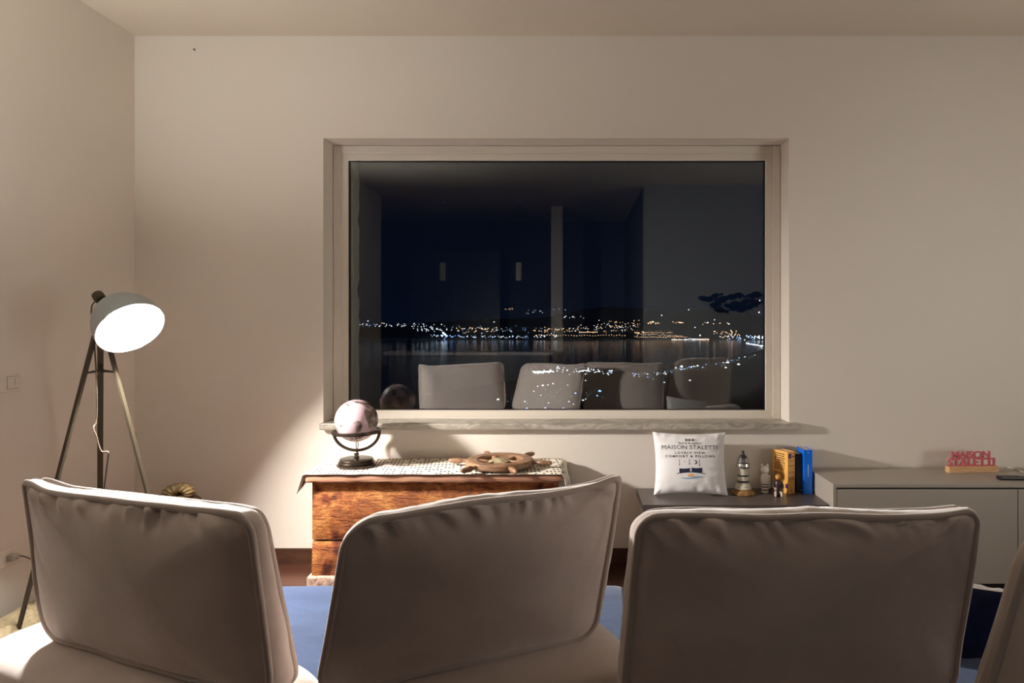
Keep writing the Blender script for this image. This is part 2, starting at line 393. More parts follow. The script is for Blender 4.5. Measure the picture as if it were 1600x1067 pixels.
# ------------------------------------------------------------------ floor lamp
LC = Vector((-2.194, 3.18, 0))
lamp = tag(empty('floor_lamp', LC), 'lit tripod floor lamp with grey dome shade in the left corner', 'lamp')
def lp(v): return Vector(v) - LC
apex = Vector((LC.x, LC.y, 1.37))
def leg_mesh(foot, top):
    bm = bmesh.new(); foot, top = lp(foot), lp(top); ax = (top - foot).normalized()
    w = Vector((-(foot.y), foot.x, 0)).normalized() * 0.0125; t = w.cross(ax).normalized() * 0.0055; rings = []
    for p, k in ((foot, 0.8), (foot.lerp(top, 0.5), 0.95), (top, 1.0)):
        rings.append([bm.verts.new(p + (w * a + t * b) * k) for a, b in ((1, 1), (-1, 1), (-1, -1), (1, -1))])
    for a, b in zip(rings, rings[1:]):
        for i in range(4): bm.faces.new((a[i], a[(i + 1) % 4], b[(i + 1) % 4], b[i]))
    bm.faces.new(rings[0][::-1]); bm.faces.new(rings[-1]); return bm
R_ = 0.36
for a in (245, 5, 125):
    r = math.radians(a); d = Vector((math.cos(r), math.sin(r), 0))
    link('leg', leg_mesh(Vector((LC.x, LC.y, 0)) + d * R_, apex + d * 0.022), M_LAMPMETAL, lamp)
bm = bmesh.new(); zb = 1.19; k = 0.36 * (1.37 - zb) / 1.37 + 0.02
for a in (245, 5, 125):
    r = math.radians(a); c = Vector((LC.x, LC.y, zb)); e = c + Vector((math.cos(r), math.sin(r), 0)) * k + Vector((0, 0, -0.008))
    tube(bm, [lp(c), lp(c.lerp(e, 0.3)), lp(e)], 0.004, 8, radii=[0.014, 0.006, 0.004])
link('brace', bm, M_LAMPMETAL, lamp, smooth=True)
# shade: dome with its opening facing right, down and a little to the viewer
AX = Vector((0.68, -0.36, -0.63)).normalized()
rimc = P(204.5, 513, 3.12)
BUP = Vector((0, 0, 1)) - AX * AX.z; BUP.normalize()
bm = bmesh.new(); n = 64; RR = 0.146; DEPTH = 0.185
q = AX.to_track_quat('Z', 'Y').to_matrix()
def dome(rad, depth, ts): return [(rad * math.sin(t) ** 0.85 if t > 0 else 0.0, -depth * math.cos(t) * (1 if t < 1.57 else 1)) for t in ts]
outp = []; N = 22
for i in range(N + 1):
    t = 0.12 + (math.pi / 2 - 0.12) * i / N
    outp.append((RR * (math.sin(t) ** 0.8) * (0.93 + 0.07 * math.sin(t)), -DEPTH * math.cos(t)))
inp = [((r - 0.004), z + 0.002) for r, z in outp]; inp[-1] = (RR - 0.004, 0.0)
rings = []
for r, z in outp + inp[::-1]:
    rings.append([bm.verts.new(lp(rimc + q @ Vector((r * math.cos(2 * math.pi * j / n), r * math.sin(2 * math.pi * j / n), z)))) for j in range(n)])
fi = []
for i, (a, b) in enumerate(zip(rings, rings[1:])):
    for j in range(n):
        f = bm.faces.new((a[j], a[(j + 1) % n], b[(j + 1) % n], b[j])); f.material_index = 0 if i < N else 1
f = bm.faces.new(rings[0][::-1]); f.material_index = 0
f = bm.faces.new(rings[-1]); f.material_index = 1
shade = link('lamp_shade', bm, None, lamp, mats=[M_SHADE, M_SHADE_IN], autosmooth=50)
# knob on the crown of the dome
bm = bmesh.new(); prof = [(0.006, -0.03), (0.024, -0.028), (0.025, -0.018), (0.025, 0.008), (0.02, 0.016), (0.01, 0.018)]
kc = P(156, 466, 3.185); rings = []
for r, z in prof: rings.append([bm.verts.new(lp(kc + q @ Vector((r * math.cos(2 * math.pi * j / 24), r * math.sin(2 * math.pi * j / 24), z)))) for j in range(24)])
for a, b in zip(rings, rings[1:]):
    for j in range(24): bm.faces.new((a[j], a[(j + 1) % 24], b[(j + 1) % 24], b[j]))
bm.faces.new(rings[0][::-1]); bm.faces.new(rings[-1])
link('shade_knob', bm, M_LAMPMETAL, lamp, smooth=True)
bm = bmesh.new(); tube(bm, [lp(apex + Vector((0, 0, -0.06))), lp(apex + Vector((0, 0, 0.03))), lp(rimc - AX * 0.17 + Vector((0, 0, -0.02)))], 0.011, 12)
link('shade_bracket', bm, M_LAMPMETAL, lamp, smooth=True)
# reflector bulb: glowing front face; housing glow added to whiten the shade inside
def axial(prof, off, name, mat, parent, n=32):
    bm = bmesh.new(); rings = []
    for r, z in prof: rings.append([bm.verts.new(lp(rimc + off + q @ Vector((r * math.cos(2 * math.pi * j / n), r * math.sin(2 * math.pi * j / n), z)))) for j in range(n)])
    for a, b in zip(rings, rings[1:]):
        for j in range(n): bm.faces.new((a[j], a[(j + 1) % n], b[(j + 1) % n], b[j]))
    bm.faces.new(rings[0][::-1]); bm.faces.new(rings[-1]); return link(name, bm, mat, parent, smooth=False)
OFF = BUP * 0.015 - AX * 0.010
axial([(0.014, -0.12), (0.024, -0.105), (0.068, -0.07), (0.078, -0.062)], OFF, 'bulb_housing', emit('housing_added_glow', BULB_COLOR, BULB_STRENGTH * 0.14), lamp)
axial([(0.075, -0.0615), (0.075, -0.058)], OFF, 'bulb', emit('bulb_glow', BULB_COLOR, BULB_STRENGTH), lamp)
axial([(0.018, -0.166), (0.018, -0.118)], OFF * 0.8, 'bulb_socket', M_WHITEPL, lamp)
# cable: from the knob down the pole, loose loop, to the socket plug
bm = bmesh.new()
pts = [kc, P(143, 480, 3.25), P(146, 520, 3.2), P(149, 560, 3.15), P(151, 600, 3.12), P(151, 655, 3.12), P(146, 668, 3.1), P(151, 682, 3.1), P(155, 697, 3.1), P(160, 706, 3.1), P(169, 706, 3.1), P(168, 720, 3.1), P(163, 760, 3.1), P(158, 800, 3.12), P(140, 880, 3.12), P(100, 905, 3.1), P(60, 880, 3.1), P(40, 870, 3.12), P(27, 868, 3.12)]
tube(bm, [lp(v) for v in bez(pts, 6)], 0.0032, 8)
cord = link('cable', bm, M_CABLE, lamp, smooth=True)
pz = CAM_H - 1.075
bm = bmesh.new(); box(bm, tuple(lp((WL + 0.008, 3.075, pz - 0.014))), tuple(lp((WL + 0.045, 3.115, pz + 0.014))), 0.006)
link('plug', bm, M_GREYPL, cord)

# switch and socket on the left wall
sw = tag(empty('light_switch', (WL, 3.09, CAM_H - 0.285)), 'pale square light switch on the left wall beside the lamp', 'switch')
link('switch_plate', BX((0, -0.09, -0.041), (0.010, 0.075, 0.041), 0.003), M_WHITEPL, sw)
bm = bmesh.new(); box(bm, (0.0095, -0.0065, -0.0295), (0.0108, 0.0565, 0.0295)); link('rocker_gap_shade', bm, M_GREYPL, sw)  # grey plate paints the shadow line around the rocker
bm = bmesh.new(); box(bm, (0.007, -0.004, -0.027), (0.0135, 0.054, 0.027), 0.002); link('rocker', bm, M_WHITEPL, sw)
bm = bmesh.new(); box(bm, (0.0125, 0.033, -0.012), (0.0142, 0.035, 0.02)); link('rocker_line', bm, M_GREYPL, sw)
sk = tag(empty('wall_socket', (WL, 3.07, CAM_H - 1.075)), 'white wall socket low on the left wall with the lamp plug in it', 'socket')
link('socket_plate', BX((0, -0.11, -0.042), (0.009, 0.10, 0.042), 0.004), M_WHITEPL, sk)
bm = bmesh.new(); box(bm, (0.008, -0.022, -0.022), (0.011, 0.018, 0.022), 0.002); link('socket_insert', bm, M_WHITEPL, sk)
bm = bmesh.new(); box(bm, (0.008, -0.075, -0.022), (0.011, -0.035, 0.022), 0.002); link('socket_insert', bm, M_WHITEPL, sk)

# pale stone on the floor by the wall
def blob(size, seed, amp=0.12, sub=5, flat=0.3):
    bm = bmesh.new(); bmesh.ops.create_icosphere(bm, subdivisions=sub, radius=1.0)
    for v in bm.verts:
        c = v.co.copy(); s = Vector((seed, 0, 0))
        c = Vector((math.copysign(abs(c.x) ** 0.75, c.x), math.copysign(abs(c.y) ** 0.75, c.y), math.copysign(abs(c.z) ** 0.8, c.z)))
        nn = amp * noise.noise(c * 1.6 + s) + amp * 0.5 * noise.noise(c * 5 + s) + amp * 0.2 * noise.noise(c * 14 + s)
        c *= 1 + nn
        c.x *= size[0]; c.y *= size[1]; c.z *= size[2]
        c.z = max(c.z, -size[2] * (1 - flat) * 1.0); v.co = c
    return bm
bm = blob((0.10, 0.27, 0.085), 4.0); zmin = min(v.co.z for v in bm.verts)
for v in bm.verts: v.co.z -= zmin
tag(link('stone', bm, M_STONE, smooth=True, loc=(-2.405, 2.98, 0), rot=(0, 0, math.radians(3))), 'pale elongated stone lying on the floor against the left wall', 'stone')

# ribbed shell on a small stool in the corner
st = tag(empty('stool', (-2.06, 3.68, 0)), 'small wooden stool under the golden shell in the left corner', 'stool')
bm = bmesh.new(); lathe(bm, [(0.13, 0.385), (0.15, 0.39), (0.15, 0.41), (0.14, 0.415)], 32); link('seat', bm, M_WHEEL, st, autosmooth=40)
for a in range(4):
    r = math.radians(45 + 90 * a); bm = bmesh.new(); tube(bm, [(0.13 * math.cos(r), 0.13 * math.sin(r), 0), (0.1 * math.cos(r), 0.1 * math.sin(r), 0.388)], 0.012, 8); link('leg', bm, M_WHEEL, st, smooth=True)
def shell():
    bm = bmesh.new(); rings = []; T = 120
    for i in range(T + 1):
        f = i / T; th = f * 2 * math.pi * 1.6 + math.pi * 0.62; rad = 0.018 + 0.048 * f; tr = (0.014 + 0.040 * f) * (1 + 0.09 * math.cos(i * 1.26))
        c = Vector((rad * math.cos(th), 0.03 * (1 - f), rad * math.sin(th))); o = Vector((math.cos(th), 0, math.sin(th)))
        ring = []
        for k in range(14):
            a = 2 * math.pi * k / 14
            ring.append(bm.verts.new(c + o * tr * math.cos(a) + Vector((0, 1, 0)) * tr * 1.15 * math.sin(a)))
        rings.append(ring)
    for a, b in zip(rings, rings[1:]):
        for k in range(14): bm.faces.new((a[k], a[(k + 1) % 14], b[(k + 1) % 14], b[k]))
    bm.faces.new(rings[0][::-1]); bm.faces.new(rings[-1]); return bm
def shell_mat():
    m = Mat('golden_shell', (0.5, 0.4, 0.2, 1), 0.5); co = m.coord()
    m.color(m.ramp(m.noise(24, 6, co, 0.6, 1.0), [(0.34, srgb(70, 50, 26)), (0.5, srgb(120, 98, 58)), (0.66, srgb(150, 130, 88))])); m.bump(m.noise(50, 5, co), 0.5, 0.006); return m.m
bm = shell(); zmin = min(v.co.z for v in bm.verts)
for v in bm.verts: v.co.z -= zmin
zt = max(v.co.z for v in bm.verts)
for v in bm.verts: v.co.x *= 1.02; v.co.z *= 0.132 / zt
tag(link('seashell', bm, shell_mat(), smooth=True, loc=(-2.10, 3.66, 0.416)), 'golden ribbed spiral seashell peeking over the left sofa cushion', 'seashell')

# ------------------------------------------------------------------ wooden chest, runner, globe, ship's wheel
CH = CAM_H - 0.807; CX0, CX1, CY0, CY1 = -1.395, -0.052, 3.56, 3.985
chest = tag(empty('wooden_chest', ((CX0 + CX1) / 2, (CY0 + CY1) / 2, 0)), 'old rustic orange-brown wooden chest under the window', 'chest')
def rel(root, bm):
    for v in bm.verts: v.co -= root.location
    return bm
def wob(bm, amp, fr, seed=0):
    for v in bm.verts:
        v.co += Vector((noise.noise(v.co * fr + Vector((seed, 0, 0))), noise.noise(v.co * fr + Vector((seed, 7, 0))), noise.noise(v.co * fr + Vector((seed, 0, 9))))) * amp
def gridbox(lo, hi, n, bev=0.004):
    bm = BX(lo, hi, bev, 2)
    es = [e for e in bm.edges if abs(e.verts[0].co.x - e.verts[1].co.x) > 0.2]
    bmesh.ops.subdivide_edges(bm, edges=es, cuts=n, use_grid_fill=True); return bm
zs_ = P(0, 845, 3.59).z
bm = gridbox((-1.366, 3.59, zs_ + 0.004), (-0.075, 3.97, CH - 0.042), 60); wob(bm, 0.004, 7); link('upper_board', rel(chest, bm), M_CHEST, chest, autosmooth=40)
bm = gridbox((-1.366, 3.588, 0.075), (-0.075, 3.97, zs_ - 0.003), 60); wob(bm, 0.006, 9, 3); link('lower_board', rel(chest, bm), M_CHEST, chest, autosmooth=40)
bm = BX((-1.35, 3.61, 0.07), (-0.09, 3.96, CH - 0.05)); link('carcass', rel(chest, bm), M_DARK, chest)
bm = gridbox((CX0, CY0, CH - 0.043), (CX1, CY1, CH - 0.003), 70, 0.009); wob(bm, 0.003, 12, 5)
for v in bm.verts:
    if v.co.z < CH - 0.03: v.co.z += 0.004 * noise.noise(Vector((v.co.x * 22, 0, 0)))
link('lid', rel(chest, bm), M_LID, chest, autosmooth=50)
bm = gridbox((-1.385, 3.565, 0.0), (-0.06, 3.975, 0.082), 70, 0.008)
for v in bm.verts: v.co += Vector((0, 0.010 * noise.noise(v.co * 20), 0.008 * noise.noise(v.co * 25) if v.co.z > 0.03 else 0))
link('plinth', rel(chest, bm), M_PLINTH, chest, smooth=False)

# runner: cloth strip lying on the lid, hanging over both ends
def runner():
    bm = bmesh.new(); nx, ny = 120, 14; W = CX1 - CX0; ovl, ovr = 0.11, 0.16; rows = []
    tot = ovl + W + ovr
    for j in range(ny + 1):
        fv = j / ny; row = []
        for i in range(nx + 1):
            s = tot * i / nx; y = 3.552 + fv * 0.40
            if s < ovl:
                d = ovl - s; dr = 0.4 + 0.6 * max(0, 1 - fv * 1.3)
                x = CX0 - 0.006 - 0.28 * d * dr; z = CH + 0.001 - d * 0.93 * (0.25 + 0.75 * max(0, 1 - fv * 1.6)); y -= 0.0
            elif s > ovl + W:
                d = s - ovl - W; x = CX1 + 0.012 + 0.16 * d + 0.012 * math.sin(fv * 9); z = CH + 0.001 - d
            else:
                x = CX0 + s - ovl; z = CH + 0.0035
                if j == 0: z += 0.003 * max(0, noise.noise(Vector((x * 7, 2, 0)))); y += 0.006 * noise.noise(Vector((x * 9, 5, 0)))
            z += 0.0012 * noise.noise(Vector((x * 8, y * 8, 0)))
            row.append(bm.verts.new((x, y, z)))
        rows.append(row)
    for a, b in zip(rows, rows[1:]):
        for i in range(nx): bm.faces.new((a[i], a[i + 1], b[i + 1], b[i]))
    return bm
rn = link('table_runner', runner(), M_CLOTH, smooth=True)
md = rn.modifiers.new('thickness', 'SOLIDIFY'); md.thickness = 0.002; md.offset = 1
tag(rn, 'white runner with rows of small dark marks draped over the chest lid', 'cloth')
TOPZ = CH + 0.007

GY = 3.745; gb = Vector((P(557, 0, GY).x, GY, TOPZ))
globe = tag(empty('globe', gb), 'pink desk globe on dark bronze stand at the left end of the chest', 'globe')
bm = bmesh.new(); lathe(bm, [(0.098, 0), (0.105, 0.004), (0.105, 0.010), (0.099, 0.015), (0.094, 0.017), (0.097, 0.022), (0.095, 0.027), (0.088, 0.031), (0.090, 0.036), (0.088, 0.041), (0.082, 0.043), (0.02, 0.044)], 64)
link('base', bm, M_BRONZE, globe, autosmooth=35)
bz = CAM_H - 157 * GY / F_PX - TOPZ          # ball centre height above the cloth
rz = CAM_H - 174 * GY / F_PX - TOPZ
RB = 0.115; RI = 0.126
bm = bmesh.new(); lathe(bm, [(0.012, 0.04), (0.016, 0.05), (0.009, 0.056), (0.015, 0.066), (0.008, 0.074), (0.007, 0.086)], 24); link('stem', bm, M_BRONZE, globe, smooth=True)
link('ball', sphere(bmesh.new(), (0, 0, 0), RB, 64, 40), M_GLOBE, globe, smooth=True, loc=(0, 0, bz), rot=(0.35, -0.4, 0.9))
tl = math.radians(-1.2)
bm = bmesh.new(); ro, ri = 0.132, 0.1155; NN = 72; cs = [(ri, -0.008), (ro - 0.003, -0.0095), (ro, 0), (ro - 0.003, 0.0095), (ri, 0.008)]; rings = []
for i in range(NN):
    a = 2 * math.pi * i / NN; rings.append([bm.verts.new((r * math.cos(a), r * math.sin(a), z)) for r, z in cs])
for i in range(NN):
    a, b = rings[i], rings[(i + 1) % NN]
    for k in range(5): bm.faces.new((a[k], a[(k + 1) % 5], b[(k + 1) % 5], b[k]))
link('horizon_ring', bm, M_BRONZE, globe, autosmooth=40, loc=(0, 0, rz), rot=(0, tl, 0))
bm = bmesh.new(); ah = rz - 0.086
tube(bm, [(RI * math.cos(a), 0, rz + ah * math.sin(a)) for a in [math.pi + math.pi * i / 40 for i in range(41)]], 0.0082, 12); link('cradle_arc', bm, M_BRONZE, globe, smooth=True)
bm = bmesh.new()
tube(bm, bez([(0, 0, 0.086), (-0.006, 0.012, 0.11), (-0.012, 0.05, rz - 0.03), (-0.014, 0.118, rz)], 6), 0.0022, 8); tube(bm, bez([(0, 0, 0.086), (0.012, -0.012, 0.11), (0.02, -0.05, rz - 0.04), (0.024, -0.118, rz)], 6), 0.0022, 8)
link('support_rod', bm, M_BRONZE, globe, smooth=True)

WY = 3.725; wc = Vector((P(781, 0, WY).x, WY, TOPZ))
wheel = tag(empty('ship_wheel', wc, (0, 0, math.radians(-7))), 'wooden ship wheel lying flat on the chest right of the globe', 'ship wheel')
bm = bmesh.new(); lathe(bm, [(0.118, 0.012), (0.172, 0.008), (0.184, 0.016), (0.184, 0.036), (0.178, 0.043), (0.165, 0.046), (0.150, 0.042), (0.128, 0.044), (0.118, 0.036), (0.118, 0.012)], 72, caps=False)
link('rim', bm, M_WHEEL, wheel, autosmooth=35)
bm = bmesh.new(); lathe(bm, [(0.05, 0.008), (0.062, 0.012), (0.06, 0.034), (0.045, 0.04), (0.015, 0.046), (0.001, 0.046)], 40); link('hub', bm, M_WHEELFACE, wheel, autosmooth=35)
for k in range(6):
    a = math.radians(60 * k); d = Vector((math.cos(a), math.sin(a), 0)); u = Vector((0, 0, 1))
    bm = bmesh.new(); prof = [(0.05, 0.012), (0.08, 0.009), (0.095, 0.013), (0.13, 0.012), (0.178, 0.013), (0.196, 0.010), (0.206, 0.0085), (0.212, 0.012), (0.225, 0.0165), (0.25, 0.0155), (0.272, 0.0125), (0.285, 0.009), (0.29, 0.003)]
    tube(bm, [d * s + u * 0.027 for s, r in prof], 0.01, 14, radii=[r for s, r in prof]); link('handle', bm, M_WHEEL, wheel, smooth=True)

# ------------------------------------------------------------------ low dark-topped sideboard and greige cabinet
DT = CAM_H - 0.983; DX0, DX1, DF = 0.379, 1.372, 3.63
sb = tag(empty('low_sideboard', ((DX0 + DX1) / 2, 3.8, 0)), 'low beige sideboard with dark anthracite top, right of the chest', 'sideboard')
link('worktop', rel(sb, BX((DX0, DF, DT - 0.038), (DX1, 3.988, DT), 0.0015)), M_DARKTOP, sb)
link('body', rel(sb, BX((DX0 + 0.012, DF + 0.03, 0.05), (DX1 - 0.004, 3.98, DT - 0.038))), M_BEIGE, sb)
xm = P(1146, 0, DF).x
for a, b in ((DX0 + 0.014, xm - 0.008), (xm + 0.008, DX1 - 0.018)):
    d = link('door', rel(sb, BX((a, DF + 0.012, 0.06), (b, DF + 0.031, DT - 0.062), 0.001)), M_BEIGE, sb)
bm = bmesh.new(); box(bm, (DX0 + 0.012, DF + 0.013, DT - 0.0385), (DX1 - 0.004, DF + 0.031, DT - 0.052)); box(bm, (xm - 0.006, DF + 0.013, 0.06), (xm + 0.006, DF + 0.03, DT - 0.039)); link('rail', rel(sb, bm), M_BEIGE, sb)
link('recess_shade', rel(sb, BX((DX0 + 0.02, DF + 0.027, DT - 0.064), (xm - 0.006, DF + 0.032, DT - 0.052))), M_DARK, sb)  # black strip paints the shade inside the recess
link('plinth', rel(sb, BX((DX0 + 0.03, DF + 0.05, 0.0), (DX1 - 0.01, 3.97, 0.05))), M_DARK, sb)

GT = CAM_H - 0.862; GX0, GX1, GF = 1.375, 3.28, 3.585
gc = tag(empty('media_cabinet', ((GX0 + GX1) / 2, 3.8, 0)), 'long greige cabinet along the wall at the right', 'cabinet')
bm = bmesh.new(); box(bm, (GX0, GF, GT - 0.018), (GX1, 3.988, GT), 0.001); link('top_panel', rel(gc, bm), M_GREY, gc)
link('body', rel(gc, BX((GX0, GF + 0.022, 0.04), (GX1, 3.98, GT - 0.018))), M_GREY, gc)
link('side_panel', rel(gc, BX((GX0, GF, 0.04), (GX0 + 0.016, GF + 0.022, GT - 0.018))), M_GREY, gc)
xd = P(1591, 0, GF).x
for a, b in ((GX0 + 0.018, xd - 0.0025), (xd + 0.0025, GX1 - 0.002)):
    link('door', rel(gc, BX((a, GF + 0.001, 0.04), (b, GF + 0.02, GT - 0.028), 0.001)), M_GREY, gc)
link('shadow_gap', rel(gc, BX((GX0 + 0.018, GF + 0.018, GT - 0.03), (GX1 - 0.002, GF + 0.0225, GT - 0.0185))), M_DARK, gc)  # black strip paints the shade under the top panel
link('plinth', rel(gc, BX((GX0 + 0.01, GF + 0.03, 0.0), (GX1, 3.97, 0.04))), M_DARK, gc)

# ------------------------------------------------------------------ printed pillow
def pillow_pt(u, v, side, w, h, t, pinch=0.075):
    """u,v in -1..1; side +1 front, -1 back; local x right, y up, z towards the viewer"""
    x = u * w / 2 * (1 - pinch * (1 - v * v) * abs(u) ** 3); y = v * h / 2 * (1 - pinch * (1 - u * u) * abs(v) ** 3)
    e = max(0.0, (1 - u * u)) ** 0.5 * max(0.0, (1 - v * v)) ** 0.5
    z = side * t / 2 * e ** 0.8
    wr = max(0, 1 - e) * min(1.0, e * 6)
    z += side * wr * 0.014 * (noise.noise(Vector((u * 7, v * 3, side * 3.0))) if abs(v) > abs(u) else noise.noise(Vector((u * 3, v * 7, side * 3.0))))
    return Vector((x, y, z))
def pillow_bm(w, h, t, n=44, backmat=False, pinch=0.075):
    bm = bmesh.new(); grid = {}
    for side in (1, -1):
        for i in range(n + 1):
            for j in range(n + 1):
                u, v = -math.cos(math.pi * i / n), -math.cos(math.pi * j / n)
                edge = i in (0, n) or j in (0, n)
                key = (i, j, 0 if edge else side)
                if key not in grid: grid[key] = bm.verts.new(pillow_pt(u, v, side, w, h, t, pinch))
    for side in (1, -1):
        for i in range(n):
            for j in range(n):
                f = []
                for a, b in ((i, j), (i + 1, j), (i + 1, j + 1), (i, j + 1)):
                    f.append(grid[(a, b, 0 if (a in (0, n) or b in (0, n)) else side)])
                try:
                    fc = bm.faces.new(f if side == 1 else f[::-1]); fc.material_index = 1 if (backmat and side == -1) else 0
                except ValueError: pass
    return bm
PW, PH, PT = 0.415, 0.352, 0.13
PY = 3.80
tilt = math.radians(-13)
pil = tag(empty('printed_pillow', (P(1081, 0, PY).x, PY + 0.065, DT + 0.172), (math.radians(90) + tilt, 0, math.radians(-2))), 'white square pillow printed with text and a bed motif', 'pillow')
link('pillow_cover', pillow_bm(PW, PH, PT), M_COTTON, pil, smooth=True)
K = PY / F_PX
def on_pillow(bm, off=0.0012):
    for v in bm.verts:
        u, w_ = v.co.x / (PW / 2), v.co.y / (PH / 2)
        u = max(-0.97, min(0.97, u)); w_ = max(-0.97, min(0.97, w_))
        p = pillow_pt(u, w_, 1, PW, PH, PT); v.co = Vector((v.co.x, v.co.y, p.z + off))
    return bm
def px2l(x, y): return ((x - 1081) * K, (727 - y) * K)
def ptext(name, body, x0, x1, y, hpx, bold=0.0, spacing=1.0):
    bm = text_mesh(body, 0.02, spacing, 0, bold); fit_width(bm, px2l(x0, 0)[0], px2l(x1, 0)[0], px2l(0, y)[1], hpx * K)
    bmesh.ops.triangulate(bm, faces=bm.faces[:]); link(name, on_pillow(bm), M_INK, pil)
ptext('printed_text', 'B&B', 1073, 1087, 691, 3.6, 0.0006, 1.3)
ptext('printed_text', 'Bed & Breakfast', 1062, 1098, 696, 3.0)
ptext('printed_text', 'MAISON STALETTI', 1036, 1123, 702.5, 6.2, 0, 1.05)
ptext('printed_text', 'LOVELY VIEW', 1056, 1103, 711.2, 3.6, 0.0004, 1.5)
ptext('printed_text', 'COMFORT & PILLOWS', 1041, 1118, 716.5, 3.6, 0.0004, 1.4)
def poly(bm, pts):
    vs = [bm.verts.new((px2l(x, y)[0], px2l(x, y)[1], 0)) for x, y in pts]; return bm.faces.new(vs)
for x, y1 in ((1062.5, 729.5), (1078, 728), (1093.5, 730)):
    bm = bmesh.new()
    poly(bm, [(x - .3, 721), (x + .3, 721), (x + .3, y1 - .4), (x + 1.4, y1), (x + .5, y1 + .4), (x + .8, y1 + 1.5), (x, y1 + .8), (x - .8, y1 + 1.5), (x - .5, y1 + .4), (x - 1.4, y1), (x - .3, y1 - .4)])
    bmesh.ops.triangulate(bm, faces=bm.faces[:]); link('printed_hanging_star', on_pillow(bm), M_NAVYINK, pil)
bm = bmesh.new(); poly(bm, [(1070 + 1.2 * math.cos(a) * (1 if k % 2 == 0 else .3), 724.8 + 1.2 * math.sin(a) * (1 if k % 2 == 0 else .3)) for k, a in enumerate([math.pi * i / 4 for i in range(8)])])
bmesh.ops.triangulate(bm, faces=bm.faces[:]); link('printed_star', on_pillow(bm), M_NAVYINK, pil)
bm = bmesh.new()
cres = [(1086.8 + 3.1 * math.cos(a), 725.5 + 3.1 * math.sin(a)) for a in [math.radians(-115 + 230 * i / 18) for i in range(19)]]
cres += [(1085.2 + 2.9 * math.cos(a), 725.5 + 2.5 * math.sin(a)) for a in [math.radians(95 - 190 * i / 14) for i in range(15)]]
poly(bm, cres); bmesh.ops.triangulate(bm, faces=bm.faces[:])
link('printed_moon', on_pillow(bm), M_NAVYINK, pil)
def gridpoly(bm, fn, n=14):
    """strip of quads: fn(t) -> (x, ytop, ybottom)"""
    pr = None
    for i in range(n + 1):
        x, a, b = fn(i / n); r = [bm.verts.new((*px2l(x, a), 0)), bm.verts.new((*px2l(x, b), 0))]
        if pr: bm.faces.new((pr[0], r[0], r[1], pr[1]))
        pr = r
bm = bmesh.new()
gridpoly(bm, lambda t: (1062 + 16.5 * t, 735 - .8 * math.sin(t * 3.14) * -1 - .6 * t, 742.2 - 1.4 * t)); gridpoly(bm, lambda t: (1081 + 16.5 * t, 733.8 + .8 * math.sin(t * 3.14), 741 + .3 * t))
gridpoly(bm, lambda t: (1058 + 44 * t, 742.6 - 2.6 * math.sin(t * 3.14) , 743.6 - 2.4 * math.sin(t * 3.14)))
link('printed_bed', on_pillow(bm, 0.0015), M_NAVYINK, pil)
bm = bmesh.new(); poly(bm, [(1080 + 5.4 * math.cos(a), 747.5 - 4.2 * math.sin(a)) for a in [math.pi * i / 16 for i in range(17)]]); bmesh.ops.triangulate(bm, faces=bm.faces[:]); link('printed_sun', on_pillow(bm, 0.0015), M_ORANGEINK, pil)
bm = bmesh.new(); gridpoly(bm, lambda t: (1065 + 33 * t, 749 + .8 * math.sin(t * 3.14 * 2) - 1.3 * t, 749.6 + 1.4 * math.sin(t * 3.14) + .6 * math.sin(t * 6.28) - 1.2 * t)); link('printed_wave', on_pillow(bm, 0.0018), M_BLUEINK, pil)

# ------------------------------------------------------------------ lighthouse ornament
LY = 3.865
lh = tag(empty('lighthouse_ornament', (P(1161, 0, LY).x, LY, DT)), 'striped lighthouse ornament beside the printed pillow', 'ornament')
S = LY / F_PX   # metres per pixel there
M_LHBASE = rough_stone('ornament_wood', srgb(110, 78, 46), srgb(160, 122, 76), 30, 0.08)
M_LHWHITE = plain('ornament_cream', srgb(196, 188, 170), 0.35); M_LHBLACK = plain('ornament_black', srgb(38, 26, 30), 0.3); M_CHROME = plain('ornament_silver', srgb(190, 190, 186), 0.18, 0.9)
bm = bmesh.new(); lathe(bm, [(17.5 * S, 0), (18.3 * S, 1.2 * S), (18 * S, 2.6 * S), (16 * S, 4.4 * S), (13.6 * S, 6 * S), (12.6 * S, 7.4 * S), (11.5 * S, 8 * S)], 64); link('base', bm, M_LHBASE, lh, smooth=True)
bm = bmesh.new(); lathe(bm, [(12 * S, 8 * S), (13 * S, 9 * S), (12 * S, 10.5 * S), (11 * S, 11 * S), (11.8 * S, 13 * S), (11 * S, 14.5 * S), (10 * S, 15 * S)], 40); link('rope_ring', bm, M_LHWHITE, lh, smooth=True)
def stripe(z0, z1, m, bulge=0.0):
    f = lambda z: (9.3 - 0.045 * (z - 15)) * S + bulge
    bm = bmesh.new(); lathe(bm, [(f(z0), z0 * S), (f(z0), (z0 + .2) * S), (f(z1), (z1 - .2) * S), (f(z1), z1 * S)], 40); link('tower_band', bm, m, lh, autosmooth=40)
for z0, z1, m in ((14.5, 18.5, M_LHWHITE), (18.5, 21.5, M_LHBLACK), (21.5, 28, M_LHWHITE), (28, 30.5, M_LHBLACK), (30.5, 40, M_LHWHITE)): stripe(z0, z1, m)
bm = bmesh.new(); lathe(bm, [(8 * S, 40 * S), (11 * S, 41 * S), (11.6 * S, 43.5 * S), (10.5 * S, 44 * S), (9.8 * S, 48 * S), (8 * S, 49 * S)], 40); link('gallery', bm, M_CHROME, lh, autosmooth=40)
bm = bmesh.new(); lathe(bm, [(8 * S, 49 * S), (9.6 * S, 50 * S), (9.6 * S, 51.5 * S), (7.5 * S, 52 * S), (8 * S, 56 * S), (5.4 * S, 57 * S)], 40); link('lantern', bm, M_CHROME, lh, autosmooth=40)
